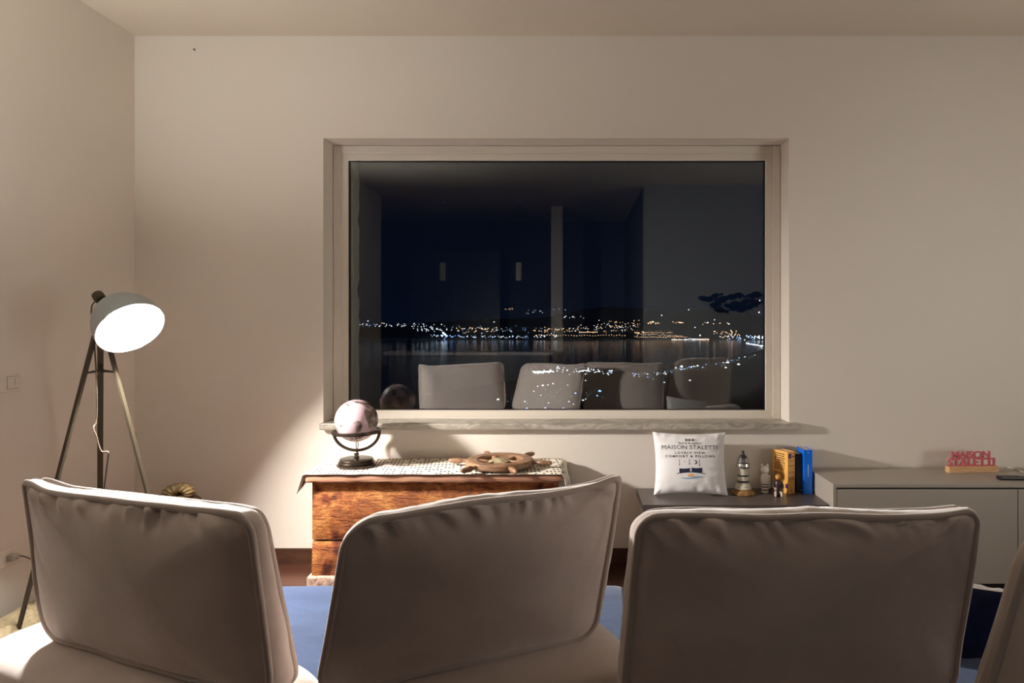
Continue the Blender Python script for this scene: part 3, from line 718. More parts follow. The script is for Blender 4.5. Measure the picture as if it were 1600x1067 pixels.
bm = bmesh.new(); lathe(bm, [(6.4 * S, 56.5 * S), (5.8 * S, 58.5 * S), (3.6 * S, 60.5 * S), (2 * S, 63 * S), (2.5 * S, 64.5 * S), (1.8 * S, 66.5 * S), (0.4 * S, 67.5 * S)], 32); link('roof', bm, M_LHBLACK, lh, smooth=True)

# ------------------------------------------------------------------ white cat ornament
CY = 3.875; S = CY / F_PX
cat = tag(empty('cat_ornament', (P(1196.5, 0, CY).x, CY + 0.02, DT), (0, 0, math.radians(-20))), 'tall white ceramic cat ornament with black striped foot', 'ornament')
M_CER = plain('white_ceramic', srgb(232, 226, 218), 0.2)
bm = bmesh.new(); lathe(bm, [(5.2 * S, 0), (5.6 * S, 1 * S), (5.4 * S, 12 * S), (6.2 * S, 18 * S), (6.6 * S, 22 * S), (5.6 * S, 27 * S), (4.2 * S, 30 * S), (3.6 * S, 32 * S), (2 * S, 33 * S)], 32)
sphere(bm, (0, -1.0 * S, 36 * S), 6.6 * S, 24, 16, (1.0, 1.0, 0.95)); sphere(bm, (0, -5.5 * S, 34.5 * S), 3 * S, 16, 10, (1.1, 1, 0.8))
for s in (-1, 1):
    m = Matrix.Translation((s * 4 * S, 0, 42.5 * S)); bmesh.ops.create_cone(bm, segments=12, radius1=2.6 * S, radius2=0.3 * S, depth=5 * S, matrix=m, cap_ends=True)
link('body', bm, M_CER, cat, smooth=True)
for z in (4, 8.5, 12.5):
    bm = bmesh.new(); lathe(bm, [(5.45 * S, z * S), (5.72 * S, (z + .2) * S), (5.7 * S, (z + 1.4) * S), (5.4 * S, (z + 1.6) * S)], 32, caps=False); link('stripe', bm, M_LHBLACK, cat, smooth=True)
bm = bmesh.new(); tube(bm, bez([(5 * S, 2 * S, 5 * S), (7.5 * S, 1 * S, 14 * S), (6.5 * S, 0, 23 * S), (7.4 * S, -1 * S, 27 * S)], 6), 1.3 * S, 10); link('tail', bm, M_CER, cat, smooth=True)

# small dark figurine in front of the yellow book
FY = 3.86; S = FY / F_PX
fg = tag(empty('figurine', (P(1215.5, 0, 3.83).x, 3.83, DT), (0, 0, math.radians(-10))), 'small dark seated figurine with golden head beside the yellow book', 'figurine')
M_FDARK = plain('figurine_dark', srgb(60, 40, 40), 0.3); M_FGOLD = plain('figurine_gold', srgb(190, 140, 66), 0.35); M_FCREAM = plain('figurine_cream', srgb(206, 184, 168), 0.35)
bm = bmesh.new(); lathe(bm, [(7.2 * S, 0), (7.6 * S, 3 * S), (6.4 * S, 7 * S), (5.0 * S, 13 * S), (5.4 * S, 18 * S), (4.8 * S, 22 * S), (2.2 * S, 24.5 * S)], 28)
for s in (-1, 1):
    tube(bm, bez([(s * 5 * S, 0, 20.5 * S), (s * 7 * S, -2 * S, 15 * S), (s * 4.5 * S, -6 * S, 11.5 * S)], 6), 1.7 * S, 10)
link('body', bm, M_FDARK, fg, smooth=True)
bm = bmesh.new(); sphere(bm, (0, -0.5 * S, 28.5 * S), 4.3 * S, 20, 14, (1, 1, 1.05)); sphere(bm, (0, -4.6 * S, 28 * S), 1.0 * S, 10, 8); link('head', bm, M_FGOLD, fg, smooth=True)
bm = bmesh.new()
for s in (-1, 1):
    tube(bm, bez([(s * 3 * S, -3 * S, 5 * S), (s * 4.5 * S, -9 * S, 6 * S), (s * 4.5 * S, -10 * S, 1.6 * S)], 6), 2.0 * S, 10); sphere(bm, (s * 4.5 * S, -11.5 * S, 1.6 * S), 1.6 * S, 12, 8, (1, 1.5, 1))
sphere(bm, (-4 * S, -6 * S, 11.5 * S), 2.2 * S, 12, 8)
link('feet', bm, M_FCREAM, fg, smooth=True)

# ------------------------------------------------------------------ books
M_PAPER = plain('book_pages', srgb(214, 198, 170), 0.8)
def book(name, x, y, w, d, h, rz, mat, label, pivot='spine_left'):
    """spine (width w) at y, pages running back d; x = left edge of spine"""
    r = tag(empty(name, (x, y, DT), (0, 0, rz)), label, 'book', 'books on the low sideboard')
    c = 0.0025; bm = bmesh.new()
    box(bm, (0, 0, 0), (c, d, h), 0.0006); box(bm, (w - c, 0, 0), (w, d, h), 0.0006); box(bm, (0, -0.001, 0), (w, c, h), 0.0012)
    link('cover', bm, mat, r); link('pages', BX((c, c, 0.003), (w - c, d - 0.004, h - 0.004)), M_PAPER, r); return r
def cover_mat():
    m = Mat('yellow_cover', srgb(238, 176, 84), 0.4); co = m.coord()
    m.color(m.mix(m.ramp(m.noise(9, 3, co), [(0.4, (0, 0, 0, 1)), (0.65, (1, 1, 1, 1))]), srgb(240, 182, 92), srgb(228, 158, 66))); return m.m
M_YEL = cover_mat(); M_BLK = plain('black_cover', srgb(22, 24, 30), 0.3); M_BLU = plain('blue_cover', srgb(10, 108, 226), 0.28)
M_BROWNINK = plain('brown_print', srgb(96, 58, 30), 0.6); M_PURPLE = plain('purple_print', srgb(84, 60, 96), 0.5); M_WHITEINK = plain('white_print', srgb(235, 238, 245), 0.5)
yb = book('book', 1.222, 3.858, 0.055, 0.118, 0.236, math.radians(28), M_YEL, 'thick yellow book with brown print standing nearest the figurine')
random.seed(5)
bm = bmesh.new()
zz = 0.222
for ln in range(16):                                     # lines of print on the left cover
    hh = 0.0085 if ln < 5 else 0.005; yy = 0.02 + random.random() * 0.008; lim = 0.108 - random.random() * 0.012
    if 9 < ln < 11: zz -= 0.012
    while yy < lim:
        ww = 0.004 + random.random() * 0.010; box(bm, (-0.0006, yy, zz - hh * .75), (0.0004, min(lim, yy + ww), zz)); yy += ww + 0.0025
    zz -= hh * 1.45
link('cover_print', bm, M_BROWNINK, yb)
for z0, z1 in ((0.155, 0.158), (0.12, 0.122), (0.113, 0.115), (0.09, 0.094), (0.082, 0.085), (0.075, 0.077), (0.184, 0.186)):
    xx = 0.006; bm = bmesh.new()
    while xx < 0.048:
        ww = 0.004 + random.random() * 0.008; box(bm, (xx, -0.0016, z0), (min(0.05, xx + ww), -0.0008, z1)); xx += ww + 0.002
    link('spine_line', bm, M_BROWNINK, yb)
bm = bmesh.new(); box(bm, (0.026, -0.0016, 0.018), (0.028, -0.0008, 0.034)); box(bm, (0.022, -0.0016, 0.012), (0.032, -0.0008, 0.019))
link('spine_mark', bm, M_BROWNINK, yb)
for lo, hi in (((0.003, -0.0016, 0.20), (0.026, -0.0008, 0.226)), ((0.032, -0.0016, 0.205), (0.05, -0.0008, 0.212)), ((-0.0016, 0.002, 0.03), (-0.0004, 0.018, 0.055))): link('emblem_print', BX(lo, hi), M_PURPLE, yb)
kb = book('book', 1.2785, 3.885, 0.033, 0.098, 0.222, 0, M_BLK, 'black book standing between the yellow and the blue book')
bb = book('book', 1.313, 3.855, 0.047, 0.122, 0.2495, 0, M_BLU, 'bright blue book standing against the greige cabinet')
bm = bmesh.new(); xx = 0.1
while xx < 0.165:
    ww = 0.002 + random.random() * 0.005; box(bm, (0.0215, -0.0016, xx), (0.0245, -0.0008, xx + ww)); xx += ww + 0.0015
link('spine_print', bm, M_WHITEINK, bb); link('spine_mark', BX((0.021, -0.0016, 0.232), (0.025, -0.0008, 0.236)), M_WHITEINK, bb)
bm = bmesh.new(); box(bm, (0.004, -0.0014, 0.026), (0.043, -0.0008, 0.0272)); link('spine_line', bm, plain('light_blue_print', srgb(90, 160, 240), 0.5), bb)
bm = text_mesh('e', 0.012); bmesh.ops.rotate(bm, verts=bm.verts[:], cent=(0, 0, 0), matrix=Matrix.Rotation(math.radians(90), 3, 'X'))
for v in bm.verts: v.co += Vector((0.024, -0.0014, 0.012))
link('spine_mark', bm, M_WHITEINK, kb)

# ------------------------------------------------------------------ letter sign, remote, cable on the greige cabinet
SY = 3.87
sg = tag(empty('letter_sign', (P(1518.5, 0, SY).x, SY, GT), (0, 0, math.radians(4))), 'red block-letter name sign on a small wooden base', 'sign')
M_BLOCK = wheel = None
mb = Mat('oak_block', srgb(214, 168, 118), 0.5); mb.color(mb.ramp(mb.noise(6, 6, mb.coord((2, 10, 20))), [(0.3, srgb(198, 150, 102)), (0.7, srgb(228, 186, 138))])); M_BLOCK = mb.m
M_RED = plain('red_acrylic', srgb(212, 104, 112), 0.3)
link('block', BX((-0.146, -0.02, 0), (0.146, 0.02, 0.035), 0.002), M_BLOCK, sg)
for body, x0, x1, zc, hh in (('STALETTI', -0.143, 0.137, 0.057, 0.046), ('MAISON', -0.121, 0.108, 0.099, 0.042)):
    bm = text_mesh(body, 0.05, 0.92, 0.004, 0.0016); fit_width(bm, x0, x1, zc, hh)
    bmesh.ops.rotate(bm, verts=bm.verts[:], cent=(0, 0, 0), matrix=Matrix.Rotation(math.radians(90), 3, 'X')); link('letters', bm, M_RED, sg)
bm = bmesh.new(); box(bm, (-0.135, -0.002, 0.033), (0.13, 0.002, 0.041)); box(bm, (-0.118, -0.002, 0.0765), (0.106, 0.002, 0.0815)); link('letter_bar', bm, M_RED, sg)

rm = tag(empty('remote_control', (P(1590, 0, 3.68).x + 0.05, 3.685, GT), (0, 0, math.radians(-3))), 'black remote control lying on the greige cabinet', 'remote')
link('case', BX((-0.15, -0.022, 0), (0.1, 0.022, 0.02), 0.008, 3), M_BLACKPL, rm)
bm = bmesh.new()
for i in range(6):
    for j in range(3): box(bm, (-0.04 + i * 0.018, -0.013 + j * 0.0105, 0.0195), (-0.03 + i * 0.018, -0.006 + j * 0.0105, 0.0215), 0.001)
link('button_pad', bm, M_GREYPL, rm)
bm = bmesh.new(); tube(bm, bez([P(1573, 729.5, 3.985) + Vector((0, -0.008, 0)), P(1580, 731, 3.95), P(1592, 734.5, 3.9), P(1610, 738, 3.83), (2.9, 3.75, GT), (3.1, 3.80, GT)], 8), 0.0035, 8)
for v in bm.verts: v.co.z = max(v.co.z, GT - 0.0)
for v in bm.verts: v.co.z = min(v.co.z, GT + 0.008)
tag(link('cable', bm, M_WHITEPL, smooth=True), 'thin white cable trailing over the greige cabinet by the sign', 'cable')

# ------------------------------------------------------------------ sofa
sofa = tag(empty('sofa', (0.1, 1.9, 0)), 'large taupe and navy velvet sofa seen from behind in the foreground', 'sofa')
def rrect(W, H, rtr, rtl, rb, n_side=56, n_cor=9):
    """rounded rectangle outline (0..W, 0..H) counter-clockwise; rt/rb = top/bottom corner radii"""
    pts = []
    def arc(cx, cy, r, a0):
        for i in range(n_cor + 1):
            a = math.radians(a0 + 90 * i / n_cor); pts.append((cx + r * math.cos(a), cy + r * math.sin(a)))
    def line(a, b):
        for i in range(1, n_side): t = i / n_side; pts.append((a[0] + (b[0] - a[0]) * t, a[1] + (b[1] - a[1]) * t))
    arc(W - rtr, H - rtr, rtr, 0); line((W - rtr, H), (rtl, H)); arc(rtl, H - rtl, rtl, 90); line((0, H - rtl), (0, rb))
    arc(rb, rb, rb, 180); line((rb, 0), (W - rb, 0)); arc(W - rb, rb, rb, 270); line((W, rb), (W, H - rtr)); return pts
def cushion(TL, TR, BL, BR, t_top, t_bot, seed, rtl, rtr, ear_l=0.0, ear_r=0.0, nx=None, rb=0.06, puff=0.052, wr=0.022):
    W = ((TR - TL).length + (BR - BL).length) / 2; H = ((TL - BL).length + (TR - BR).length) / 2
    nrm = (TR - TL).cross(TL - BL).normalized()      # towards the wall or the viewer
    if nrm.y < 0: nrm = -nrm
    nrm.z = -0.12; nrm.x = nrm.x * 0.62 if nx is None else nx; nrm.normalize()
    out = rrect(W, H, rtr, rtl, rb); N = len(out)
    def pos(x, y):
        u, v = x / W, y / H
        p = BL * (1 - u) * (1 - v) + BR * u * (1 - v) + TL * (1 - u) * v + TR * u * v
        return p
    def wobble(x, y): # seams are never straight
        e = ear_l * math.exp(-((x * x + (H - y) ** 2) / 0.0036)) + ear_r * math.exp(-(((W - x) ** 2 + (H - y) ** 2) / 0.0036))
        return Vector((0, 0, 1)) * (e + 0.007 * noise.noise(Vector((x * 5, y * 5, seed)))) + nrm * (0.010 * noise.noise(Vector((x * 4, y * 4, seed + 5))))
    bm = bmesh.new(); cx, cy = W / 2, H / 2; rings = []
    S_ = [0.0, 0.1, 0.2, 0.3, 0.38, 0.46, 0.53, 0.6, 0.66, 0.71, 0.76, 0.8, 0.84, 0.87, 0.9, 0.925, 0.945, 0.962, 0.976, 0.989, 1.0]
    def ring(s, side):
        r = []
        for k, (x, y) in enumerate(out):
            px, py = cx + (x - cx) * s, cy + (y - cy) * s
            edge_d = (1 - s); per = k / N
            h = puff * (1 - s ** 2.4) ** 0.8
            top = max(0.0, (py - cy) / (H / 2))
            a = wr * (0.15 + 1.0 * top ** 2) * math.exp(-((edge_d - 0.09) / 0.13) ** 2) * min(1, edge_d / 0.03)
            sk = px * 22 + (py - cy) * 9 + 2.5 * noise.noise(Vector((px * 4, py * 4, seed + 9)))
            h += a * (noise.noise(Vector((sk, py * 5, seed + side))) + 0.55 * noise.noise(Vector((sk * 2.3, py * 9, seed + 4))))
            h += 0.010 * noise.noise(Vector((px * 3.2, py * 3.2, seed + 7))) * min(1, edge_d * 4)
            h += 0.006 * noise.noise(Vector((px * 5, py * 5, seed + 3 * side))) * min(1, edge_d * 5)
            p = pos(px, py) + wobble(x, y) * (s ** 4)
            t = t_bot + (t_top - t_bot) * (py / H); t *= 1 - 0.45 * abs(2 * px / W - 1) ** 5 * (0.4 + 0.6 * py / H)
            r.append(p + nrm * (-h if side < 0 else t + h))
        return r
    allr = [ring(s, -1) for s in S_]
    back_edge = allr[-1]
    front = [ring(s, 1) for s in S_][::-1]; front_edge = front[0]
    cmid = pos(cx, cy)
    gus = []
    for g in (0.12, 0.3, 0.5, 0.7, 0.88):
        r = []
        for k in range(N):
            a, b = back_edge[k], front_edge[k]; p = a.lerp(b, g); d = p - (cmid + nrm * (t_top + t_bot) / 2 * g); d -= nrm * d.dot(nrm)
            if d.length > 0: d.normalize()
            x, y = out[k]
            r.append(p + d * (0.015 * math.sin(math.pi * g) + 0.004 * noise.noise(Vector((x * 22 + y * 13, g * 4, seed)))))
        gus.append(r)
    allr = allr + gus + front
    vr = []
    for i, r in enumerate(allr):
        if i in (0, len(allr) - 1): vr.append([bm.verts.new(r[0])] * N)
        else: vr.append([bm.verts.new(p) for p in r])
    for a, b in zip(vr, vr[1:]):
        for k in range(N):
            k2 = (k + 1) % N; f = []
            for v in (a[k], a[k2], b[k2], b[k]):
                if v not in f: f.append(v)
            if len(f) > 2: bm.faces.new(f)
    return bm, back_edge, front_edge
def W3(x, y, d): return P(x, y, d)
TH = 0.17
def P3(X, D, z): return Vector((X, D, CAM_H + z))
cush = [
    (P(38, 765, 1.82), P(392, 807, 1.49), P3(-1.435, 1.87, -0.865), P3(-0.675, 1.545, -0.865), 1.0, 0.012, 0.045, 0.115, 0.019, 0.0, None),
    (P(545, 816, 1.49), P(967, 757, 1.82), P3(-0.585, 1.57, -0.865), P3(0.062, 1.885, -0.870), 11.0, 0.07, 0.02, 0.17, 0.0, 0.015, 0.0),
    (P(998, 806, 1.49), P(1527, 808, 1.53), P3(0.118, 1.57, -0.88), P3(0.895, 1.60, -0.88), 23.0, 0.045, 0.03, 0.14, 0.0, 0.014, 0.0),
    (P3(1.015, 1.475, -0.40), P3(1.68, 1.13, -0.40), P3(0.893, 1.525, -0.97), P3(1.62, 1.15, -0.97), 37.0, 0.15, 0.06, 0.10, 0.0, 0.0, None),
]
for TL, TR, BL, BR, seed, r1, r2, tb, el, er, nx in cush:
    bm, e0, e1 = cushion(TL, TR, BL, BR, 0.08, tb, seed, r1, r2, el, er, nx)
    c = link('back_cushion', rel(sofa, bm), M_TAUPE, sofa, smooth=True)
    for e in (e0, e1):
        bm = bmesh.new(); tube(bm, e, 0.0088, 10, closed=True); p = link('piping', rel(sofa, bm), M_PIPING, c, smooth=True)
def pad(c, d, L, W, H, seed, mat, name, ztilt=0.0):
    """stadium-plan soft pad: centre c, long direction d, length L, width W, height H"""
    d = Vector(d).normalized(); s = Vector((-d.y, d.x, 0)); bm = bmesh.new(); N = 96; M = 18; rings = []
    for i in range(M + 1):
        ph = -math.pi / 2 + math.pi * i / M; z = H / 2 * math.copysign(abs(math.sin(ph)) ** 0.75, math.sin(ph)); k = abs(math.cos(ph)) ** 0.55
        inset = (1 - k) * min(W, H * 1.6) / 2; ring = []
        for j in range(N):
            a = 2 * math.pi * j / N; hl = L / 2 - inset; hw = W / 2 - inset; e = 0.55
            x = hl * math.copysign(abs(math.cos(a)) ** e, math.cos(a)); y = hw * math.copysign(abs(math.sin(a)) ** e, math.sin(a))
            ring.append(bm.verts.new(Vector(c) + d * x + s * y + Vector((0, 0, z + 0.004 * noise.noise(Vector((x * 4, y * 4, seed)))))))
        rings.append(ring)
    for a, b in zip(rings, rings[1:]):
        for j in range(N): bm.faces.new((a[j], a[(j + 1) % N], b[(j + 1) % N], b[j]))
    bm.faces.new(rings[0][::-1]); bm.faces.new(rings[-1])
    return link(name, rel(sofa, bm), mat, sofa, smooth=True)
def base_for(BL, BR, ext0, ext1, seed, W=0.40, H=0.17):
    d = BR - BL; d.z = 0; L = d.length; d.normalize(); n = Vector((-d.y, d.x, 0))
    a = BL - d * ext0; b = BR + d * ext1; c = (a + b) / 2; c = c + n * 0.04; c.z = CAM_H - 0.875 - H / 2
    pad(c, d, (b - a).length, W, H, seed, M_TAUPE, 'back_base')
base_for(cush[0][2], cush[0][3], 0.20, 0.02, 1); base_for(cush[1][2], cush[1][3], 0.02, 0.10, 2)
base_for(cush[2][2], cush[2][3], -0.02, 0.02, 3); base_for(cush[3][2] + Vector((0.12, 0.02, 0)), cush[3][3], 0.0, 0.1, 4)
SEATZ = CAM_H - 0.975
def soft_box(lo, hi, bev, seed, name, mat):
    bm = BX(lo, hi, bev, 5)
    bmesh.ops.subdivide_edges(bm, edges=[e for e in bm.edges if e.calc_length() > 0.15], cuts=8, use_grid_fill=True)
    for v in bm.verts:
        if v.co.z > hi[2] - 0.02: v.co.z += 0.006 * noise.noise(v.co * 5 + Vector((seed, 0, 0)))
    return link(name, rel(sofa, bm), mat, sofa, smooth=True)
soft_box((-1.50, 1.66, 0.20), (0.215, 2.55, SEATZ), 0.055, 1, 'seat_cushion', M_NAVY)
soft_box((0.235, 1.60, 0.20), (1.95, 2.36, SEATZ - 0.01), 0.055, 2, 'seat_cushion', M_NAVY)
soft_box((-1.46, 1.45, 0.09), (0.20, 2.50, 0.22), 0.03, 3, 'seat_frame', M_TAUPE)
soft_box((0.24, 1.40, 0.09), (1.92, 2.31, 0.22), 0.03, 4, 'seat_frame', M_TAUPE)
# body below the back pads
for (a, b) in ((-1.40, 0.15), (0.26, 1.88)):
    link('back_body', rel(sofa, BX((a, 1.48, 0.12), (b, 1.75, 0.42), 0.03, 3)), M_TAUPE, sofa)
for x in (-1.35, 0.1, 0.35, 1.8):
    for y in (1.52, 2.26):
        bm = bmesh.new(); lathe(bm, [(0.016, 0), (0.024, 0.1)], 20, center=(x, y, 0)); link('leg', rel(sofa, bm), M_BLACKPL, sofa, smooth=True)

# throw pillow leaning on the sofa between the two right cushions
tp = tag(empty('throw_pillow', (1.075, 2.0, SEATZ + 0.10), (math.radians(90) - math.radians(-158), 0, math.radians(14))), 'white and navy throw pillow on the sofa seat at the right', 'pillow')
tp.rotation_euler = (Matrix.Rotation(math.radians(170), 3, 'Z') @ Matrix.Rotation(math.radians(64), 3, 'X') @ Matrix.Rotation(math.radians(9), 3, 'Z')).to_euler()
link('pillow_cover', pillow_bm(0.40, 0.30, 0.12, 36, True), None, tp, smooth=True, mats=[M_COTTON, M_NAVYDARK])

# ------------------------------------------------------------------ the part of the room behind the camera (seen reflected in the glass)
KM = plain('kitchen_front', srgb(70, 66, 62), 0.4); KT = plain('kitchen_top', srgb(190, 184, 176), 0.3)
isl = tag(empty('kitchen_island', (-1.4, -1.2, 0)), 'long kitchen island behind the camera under two pendants', 'island')
link('worktop', BX((-1.15, -0.32, 0.95), (1.15, 0.32, 0.99), 0.003), KT, isl); link('body', BX((-1.1, -0.25, 0), (1.1, 0.25, 0.95)), KM, isl)
kc_ = tag(empty('kitchen_cupboard', (-1.87, -2.9, 0)), 'tall dark kitchen cupboard against the rear wall', 'cupboard')
link('body', BX((-0.72, -0.28, 0), (0.72, 0.27, 1.12 + CAM_H), 0.002), KM, kc_)
for s in (-1, 1): link('door', BX((s * 0.36 - 0.355, 0.27, 0.06), (s * 0.36 + 0.355, 0.29, 1.1 + CAM_H), 0.002), KM, kc_)
M_PEND = plain('pendant_white', srgb(220, 216, 210), 0.4)
def pendant():
    r = empty('pendant_lamp', (0, 0, CEIL))
    bm = bmesh.new(); lathe(bm, [(0.04, -1.11), (0.042, -1.10), (0.042, -0.87), (0.036, -0.86), (0.01, -0.855)], 28); link('pendant_shade', bm, M_PEND, r, autosmooth=40)
    bm = bmesh.new(); tube(bm, [(0, 0, -0.855), (0, 0, -0.01)], 0.003, 8); link('cord', bm, M_BLACKPL, r)
    bm = bmesh.new(); lathe(bm, [(0.05, -0.025), (0.05, 0)], 28); link('ceiling_rose', bm, M_PEND, r, autosmooth=40); return r
p1 = pendant(); p1.location.x = -1.81; p1.location.y = -1.2
tag(p1, 'unlit tube pendant reflected in the window, the left one of two', 'pendant lamp', 'pendants over the kitchen island')
p2 = p1.copy(); COL.objects.link(p2); p2.location = (-0.74, -1.2, CEIL); p2['label'] = 'unlit tube pendant reflected in the window, the right one of two'
for ch in list(p1.children):
    c = ch.copy(); COL.objects.link(c); c.parent = p2
# shoal of dark blue fish on the wall behind the camera
fw = tag(empty('wall_fish', (1.97, -0.06, CAM_H + 0.235)), 'dark blue shoal of fish on the wall, reflected at the right of the window', 'wall decoration')
M_FISH = plain('fish_blue', srgb(24, 38, 66), 0.35, 0.3)
random.seed(9)
fish = [(-0.26, 0.02), (-0.18, 0.07), (-0.2, -0.05), (-0.13, -0.11), (-0.08, 0.03), (-0.02, -0.06), (0.03, 0.05), (0.08, -0.04), (0.12, 0.07), (0.15, -0.1), (0.2, 0.0), (0.24, -0.07), (0.27, 0.06), (0.32, -0.02), (0.34, 0.08), (-0.33, 0.03), (-0.15, -0.02), (0.05, -0.09)]
for k, (fx, fz) in enumerate(fish):
    bm = bmesh.new(); L = 0.100 + 0.035 * random.random(); an = (random.random() - 0.5) * 0.6; n = 24; rings = []
    for i in range(n + 1):
        t = i / n; hh = 0.30 * L * math.sin(math.pi * min(1, t / 0.8)) ** 0.8 if t < 0.78 else 0.05 * L + (t - 0.78) * L * 0.75
        hh = max(hh, 0.002); x = (t - 0.5) * L * 1.5; th = 0.006 * math.sin(math.pi * min(1, t + 0.05)) + 0.001
        rings.append([bm.verts.new((x * math.cos(an) - zc * math.sin(an), yy, x * math.sin(an) + zc * math.cos(an))) for zc, yy in ((-hh, 0.012), (0, 0.012 + th), (hh, 0.012), (0, 0.006))])
    for a, b in zip(rings, rings[1:]):
        for j in range(4): bm.faces.new((a[j], a[(j + 1) % 4], b[(j + 1) % 4], b[j]))
    bm.faces.new(rings[0][::-1]); bm.faces.new(rings[-1])
    tube(bm, [(0, 0.008, 0), (0, 0, 0)], 0.004, 8)
    link('fish', bm, M_FISH, fw, smooth=True, loc=(fx, 0, fz))
sw2 = tag(empty('light_switch', (1.14, -0.06, CAM_H - 0.30)), 'light switch on the rear wall, faintly reflected in the window', 'switch')
link('switch_plate', BX((-0.085, 0, -0.04), (0.085, 0.009, 0.04), 0.003), M_GREYPL, sw2)

# ------------------------------------------------------------------ the bay at night
SEA = -210.0                          # the house stands high above the water
EYE = CAM_H - SEA
def sea_pt(x, y):                     # where the sight line through (x, y) meets the water level
    d = EYE * F_PX / (y - VPY); return P(x, y, d)
def m_night(name, c, r=0.9, spec=0.0):
    m = Mat(name, c, r, 0, spec); return m.m
M_SEA = m_night('sea_water', (0.004, 0.007, 0.014, 1), 0.12, 0.5)
nzm = Mat('sea_ripples', (0.003, 0.006, 0.012, 1), 0.16, 0, 0.32); nzm.bump(nzm.noise(0.02, 3, nzm.coord((1, 1, 1))), 0.25, 3.0); M_SEA = nzm.m
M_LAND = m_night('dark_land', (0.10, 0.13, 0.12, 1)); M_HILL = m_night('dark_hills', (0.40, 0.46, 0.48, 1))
struct(link('ground_sea', BX((-30000, 300, SEA - 5), (30000, 32000, SEA)), M_SEA), 'dark water of the bay')
# near coast: land filling the foreground slope, its shoreline following the bay's curve
shore = [(540, 630), (700, 612), (800, 596), (840, 583), (900, 580), (960, 582), (1000, 584), (1040, 580), (1070, 574), (1110, 568), (1150, 560), (1180, 551), (1196, 545), (1215, 538), (1230, 531), (1300, 527)]
bm = bmesh.new(); top = []; low = []
for x, y in shore:
    p = sea_pt(x, y - 1); top.append(bm.verts.new((p.x, p.y, SEA + 0.5)))
    q = sea_pt(x, 700); low.append(bm.verts.new((q.x, q.y, SEA + 0.5)))
mid = []
for (x, y), a, b in zip(shore, top, low):
    p = a.co.lerp(b.co, 0.5); mid.append(bm.verts.new((p.x, p.y, SEA + 0.5)))
for i in range(len(shore) - 1):
    bm.faces.new((top[i], top[i + 1], mid[i + 1], mid[i])); bm.faces.new((mid[i], mid[i + 1], low[i + 1], low[i]))
struct(link('ground_near_coast', bm, M_LAND, smooth=True), 'dark land of the near coast')
# far hills as real terrain
bm = bmesh.new(); nx, ny = 90, 8; rows = []
for j in range(ny + 1):
    row = []
    for i in range(nx + 1):
        x = -7000 + 14000 * i / nx; d = 7350 + 700 * j
        prof = (120 + 340 * math.exp(-((x - 1500) / 2600) ** 2) + 110 * noise.noise(Vector((x / 1300, 0.3, 0))))
        z = SEA + 1 + (prof * 1.0) * min(1, (j / ny) ** 1.2) + (25 * noise.noise(Vector((x / 400, d / 400, 0))) if j else 0)
        row.append(bm.verts.new((x, d + (350 * noise.noise(Vector((x / 900, 4, 0))) if j == 0 else 0), z)))
    rows.append(row)
for a, b in zip(rows, rows[1:]):
    for i in range(nx): bm.faces.new((a[i], a[i + 1], b[i + 1], b[i]))
struct(link('ground_far_hills', bm, M_HILL, smooth=True), 'dark hills across the bay')

def lights(name, pts, color, strength, label):
    """pts: (x, y, distance or None for water level, radius in px); one bead of light each"""
    bm = bmesh.new()
    for x, y, d, r in pts:
        p = P(x, y, d) if d else sea_pt(x, y)
        s = r * p.y / F_PX
        bmesh.ops.create_icosphere(bm, subdivisions=1, radius=s, matrix=Matrix.Translation(p))
    m = emit(name + '_glow', color, strength)
    try: m.cycles.emission_sampling = 'NONE'
    except Exception: pass
    tag(link(name, bm, m), label, 'city lights', 'lights around the bay', 'stuff')
rnd = random.Random(21)
white, amber, blue, teal = [], [], [], []
def scat(lst, n, x0, x1, y0, y1, r0=0.35, r1=0.75, d=7300, skew=1.0):
    for _ in range(n):
        t = rnd.random(); x = x0 + (x1 - x0) * rnd.random(); y = y0 + (y1 - y0) * t ** skew
        lst.append((x, y, d, r0 + (r1 - r0) * rnd.random() ** 2))
# far left shore
scat(white, 34, 550, 655, 504.5, 510); scat(amber, 12, 570, 650, 504.5, 509); scat(blue, 12, 560, 690, 505, 512)
scat(white, 26, 645, 700, 506, 517)
scat(white, 16, 652, 690, 513, 518, .5, .9)
# bright waterfront
for i in range(78):
    x = 672 + (830 - 672) * (i + rnd.gauss(0, 1.6)) / 78; (white if rnd.random() < .6 else blue).append((x, 525 + (1.2 if x > 720 else 0) + rnd.gauss(0, .9), 7250, .35 + .65 * rnd.random() ** 1.5))
for _ in range(5): white.append((694 + rnd.gauss(0, 1.5), 522.5 + rnd.gauss(0, 1.2), 7250, 1.5))
for _ in range(9): blue.append((693 + rnd.gauss(0, 3), 527 + rnd.gauss(0, 3), 7250, .9))
scat(amber, 34, 712, 778, 511, 519, .4, .8); scat(white, 30, 700, 800, 511, 521, .35, .7); scat(blue, 18, 690, 850, 508, 520)
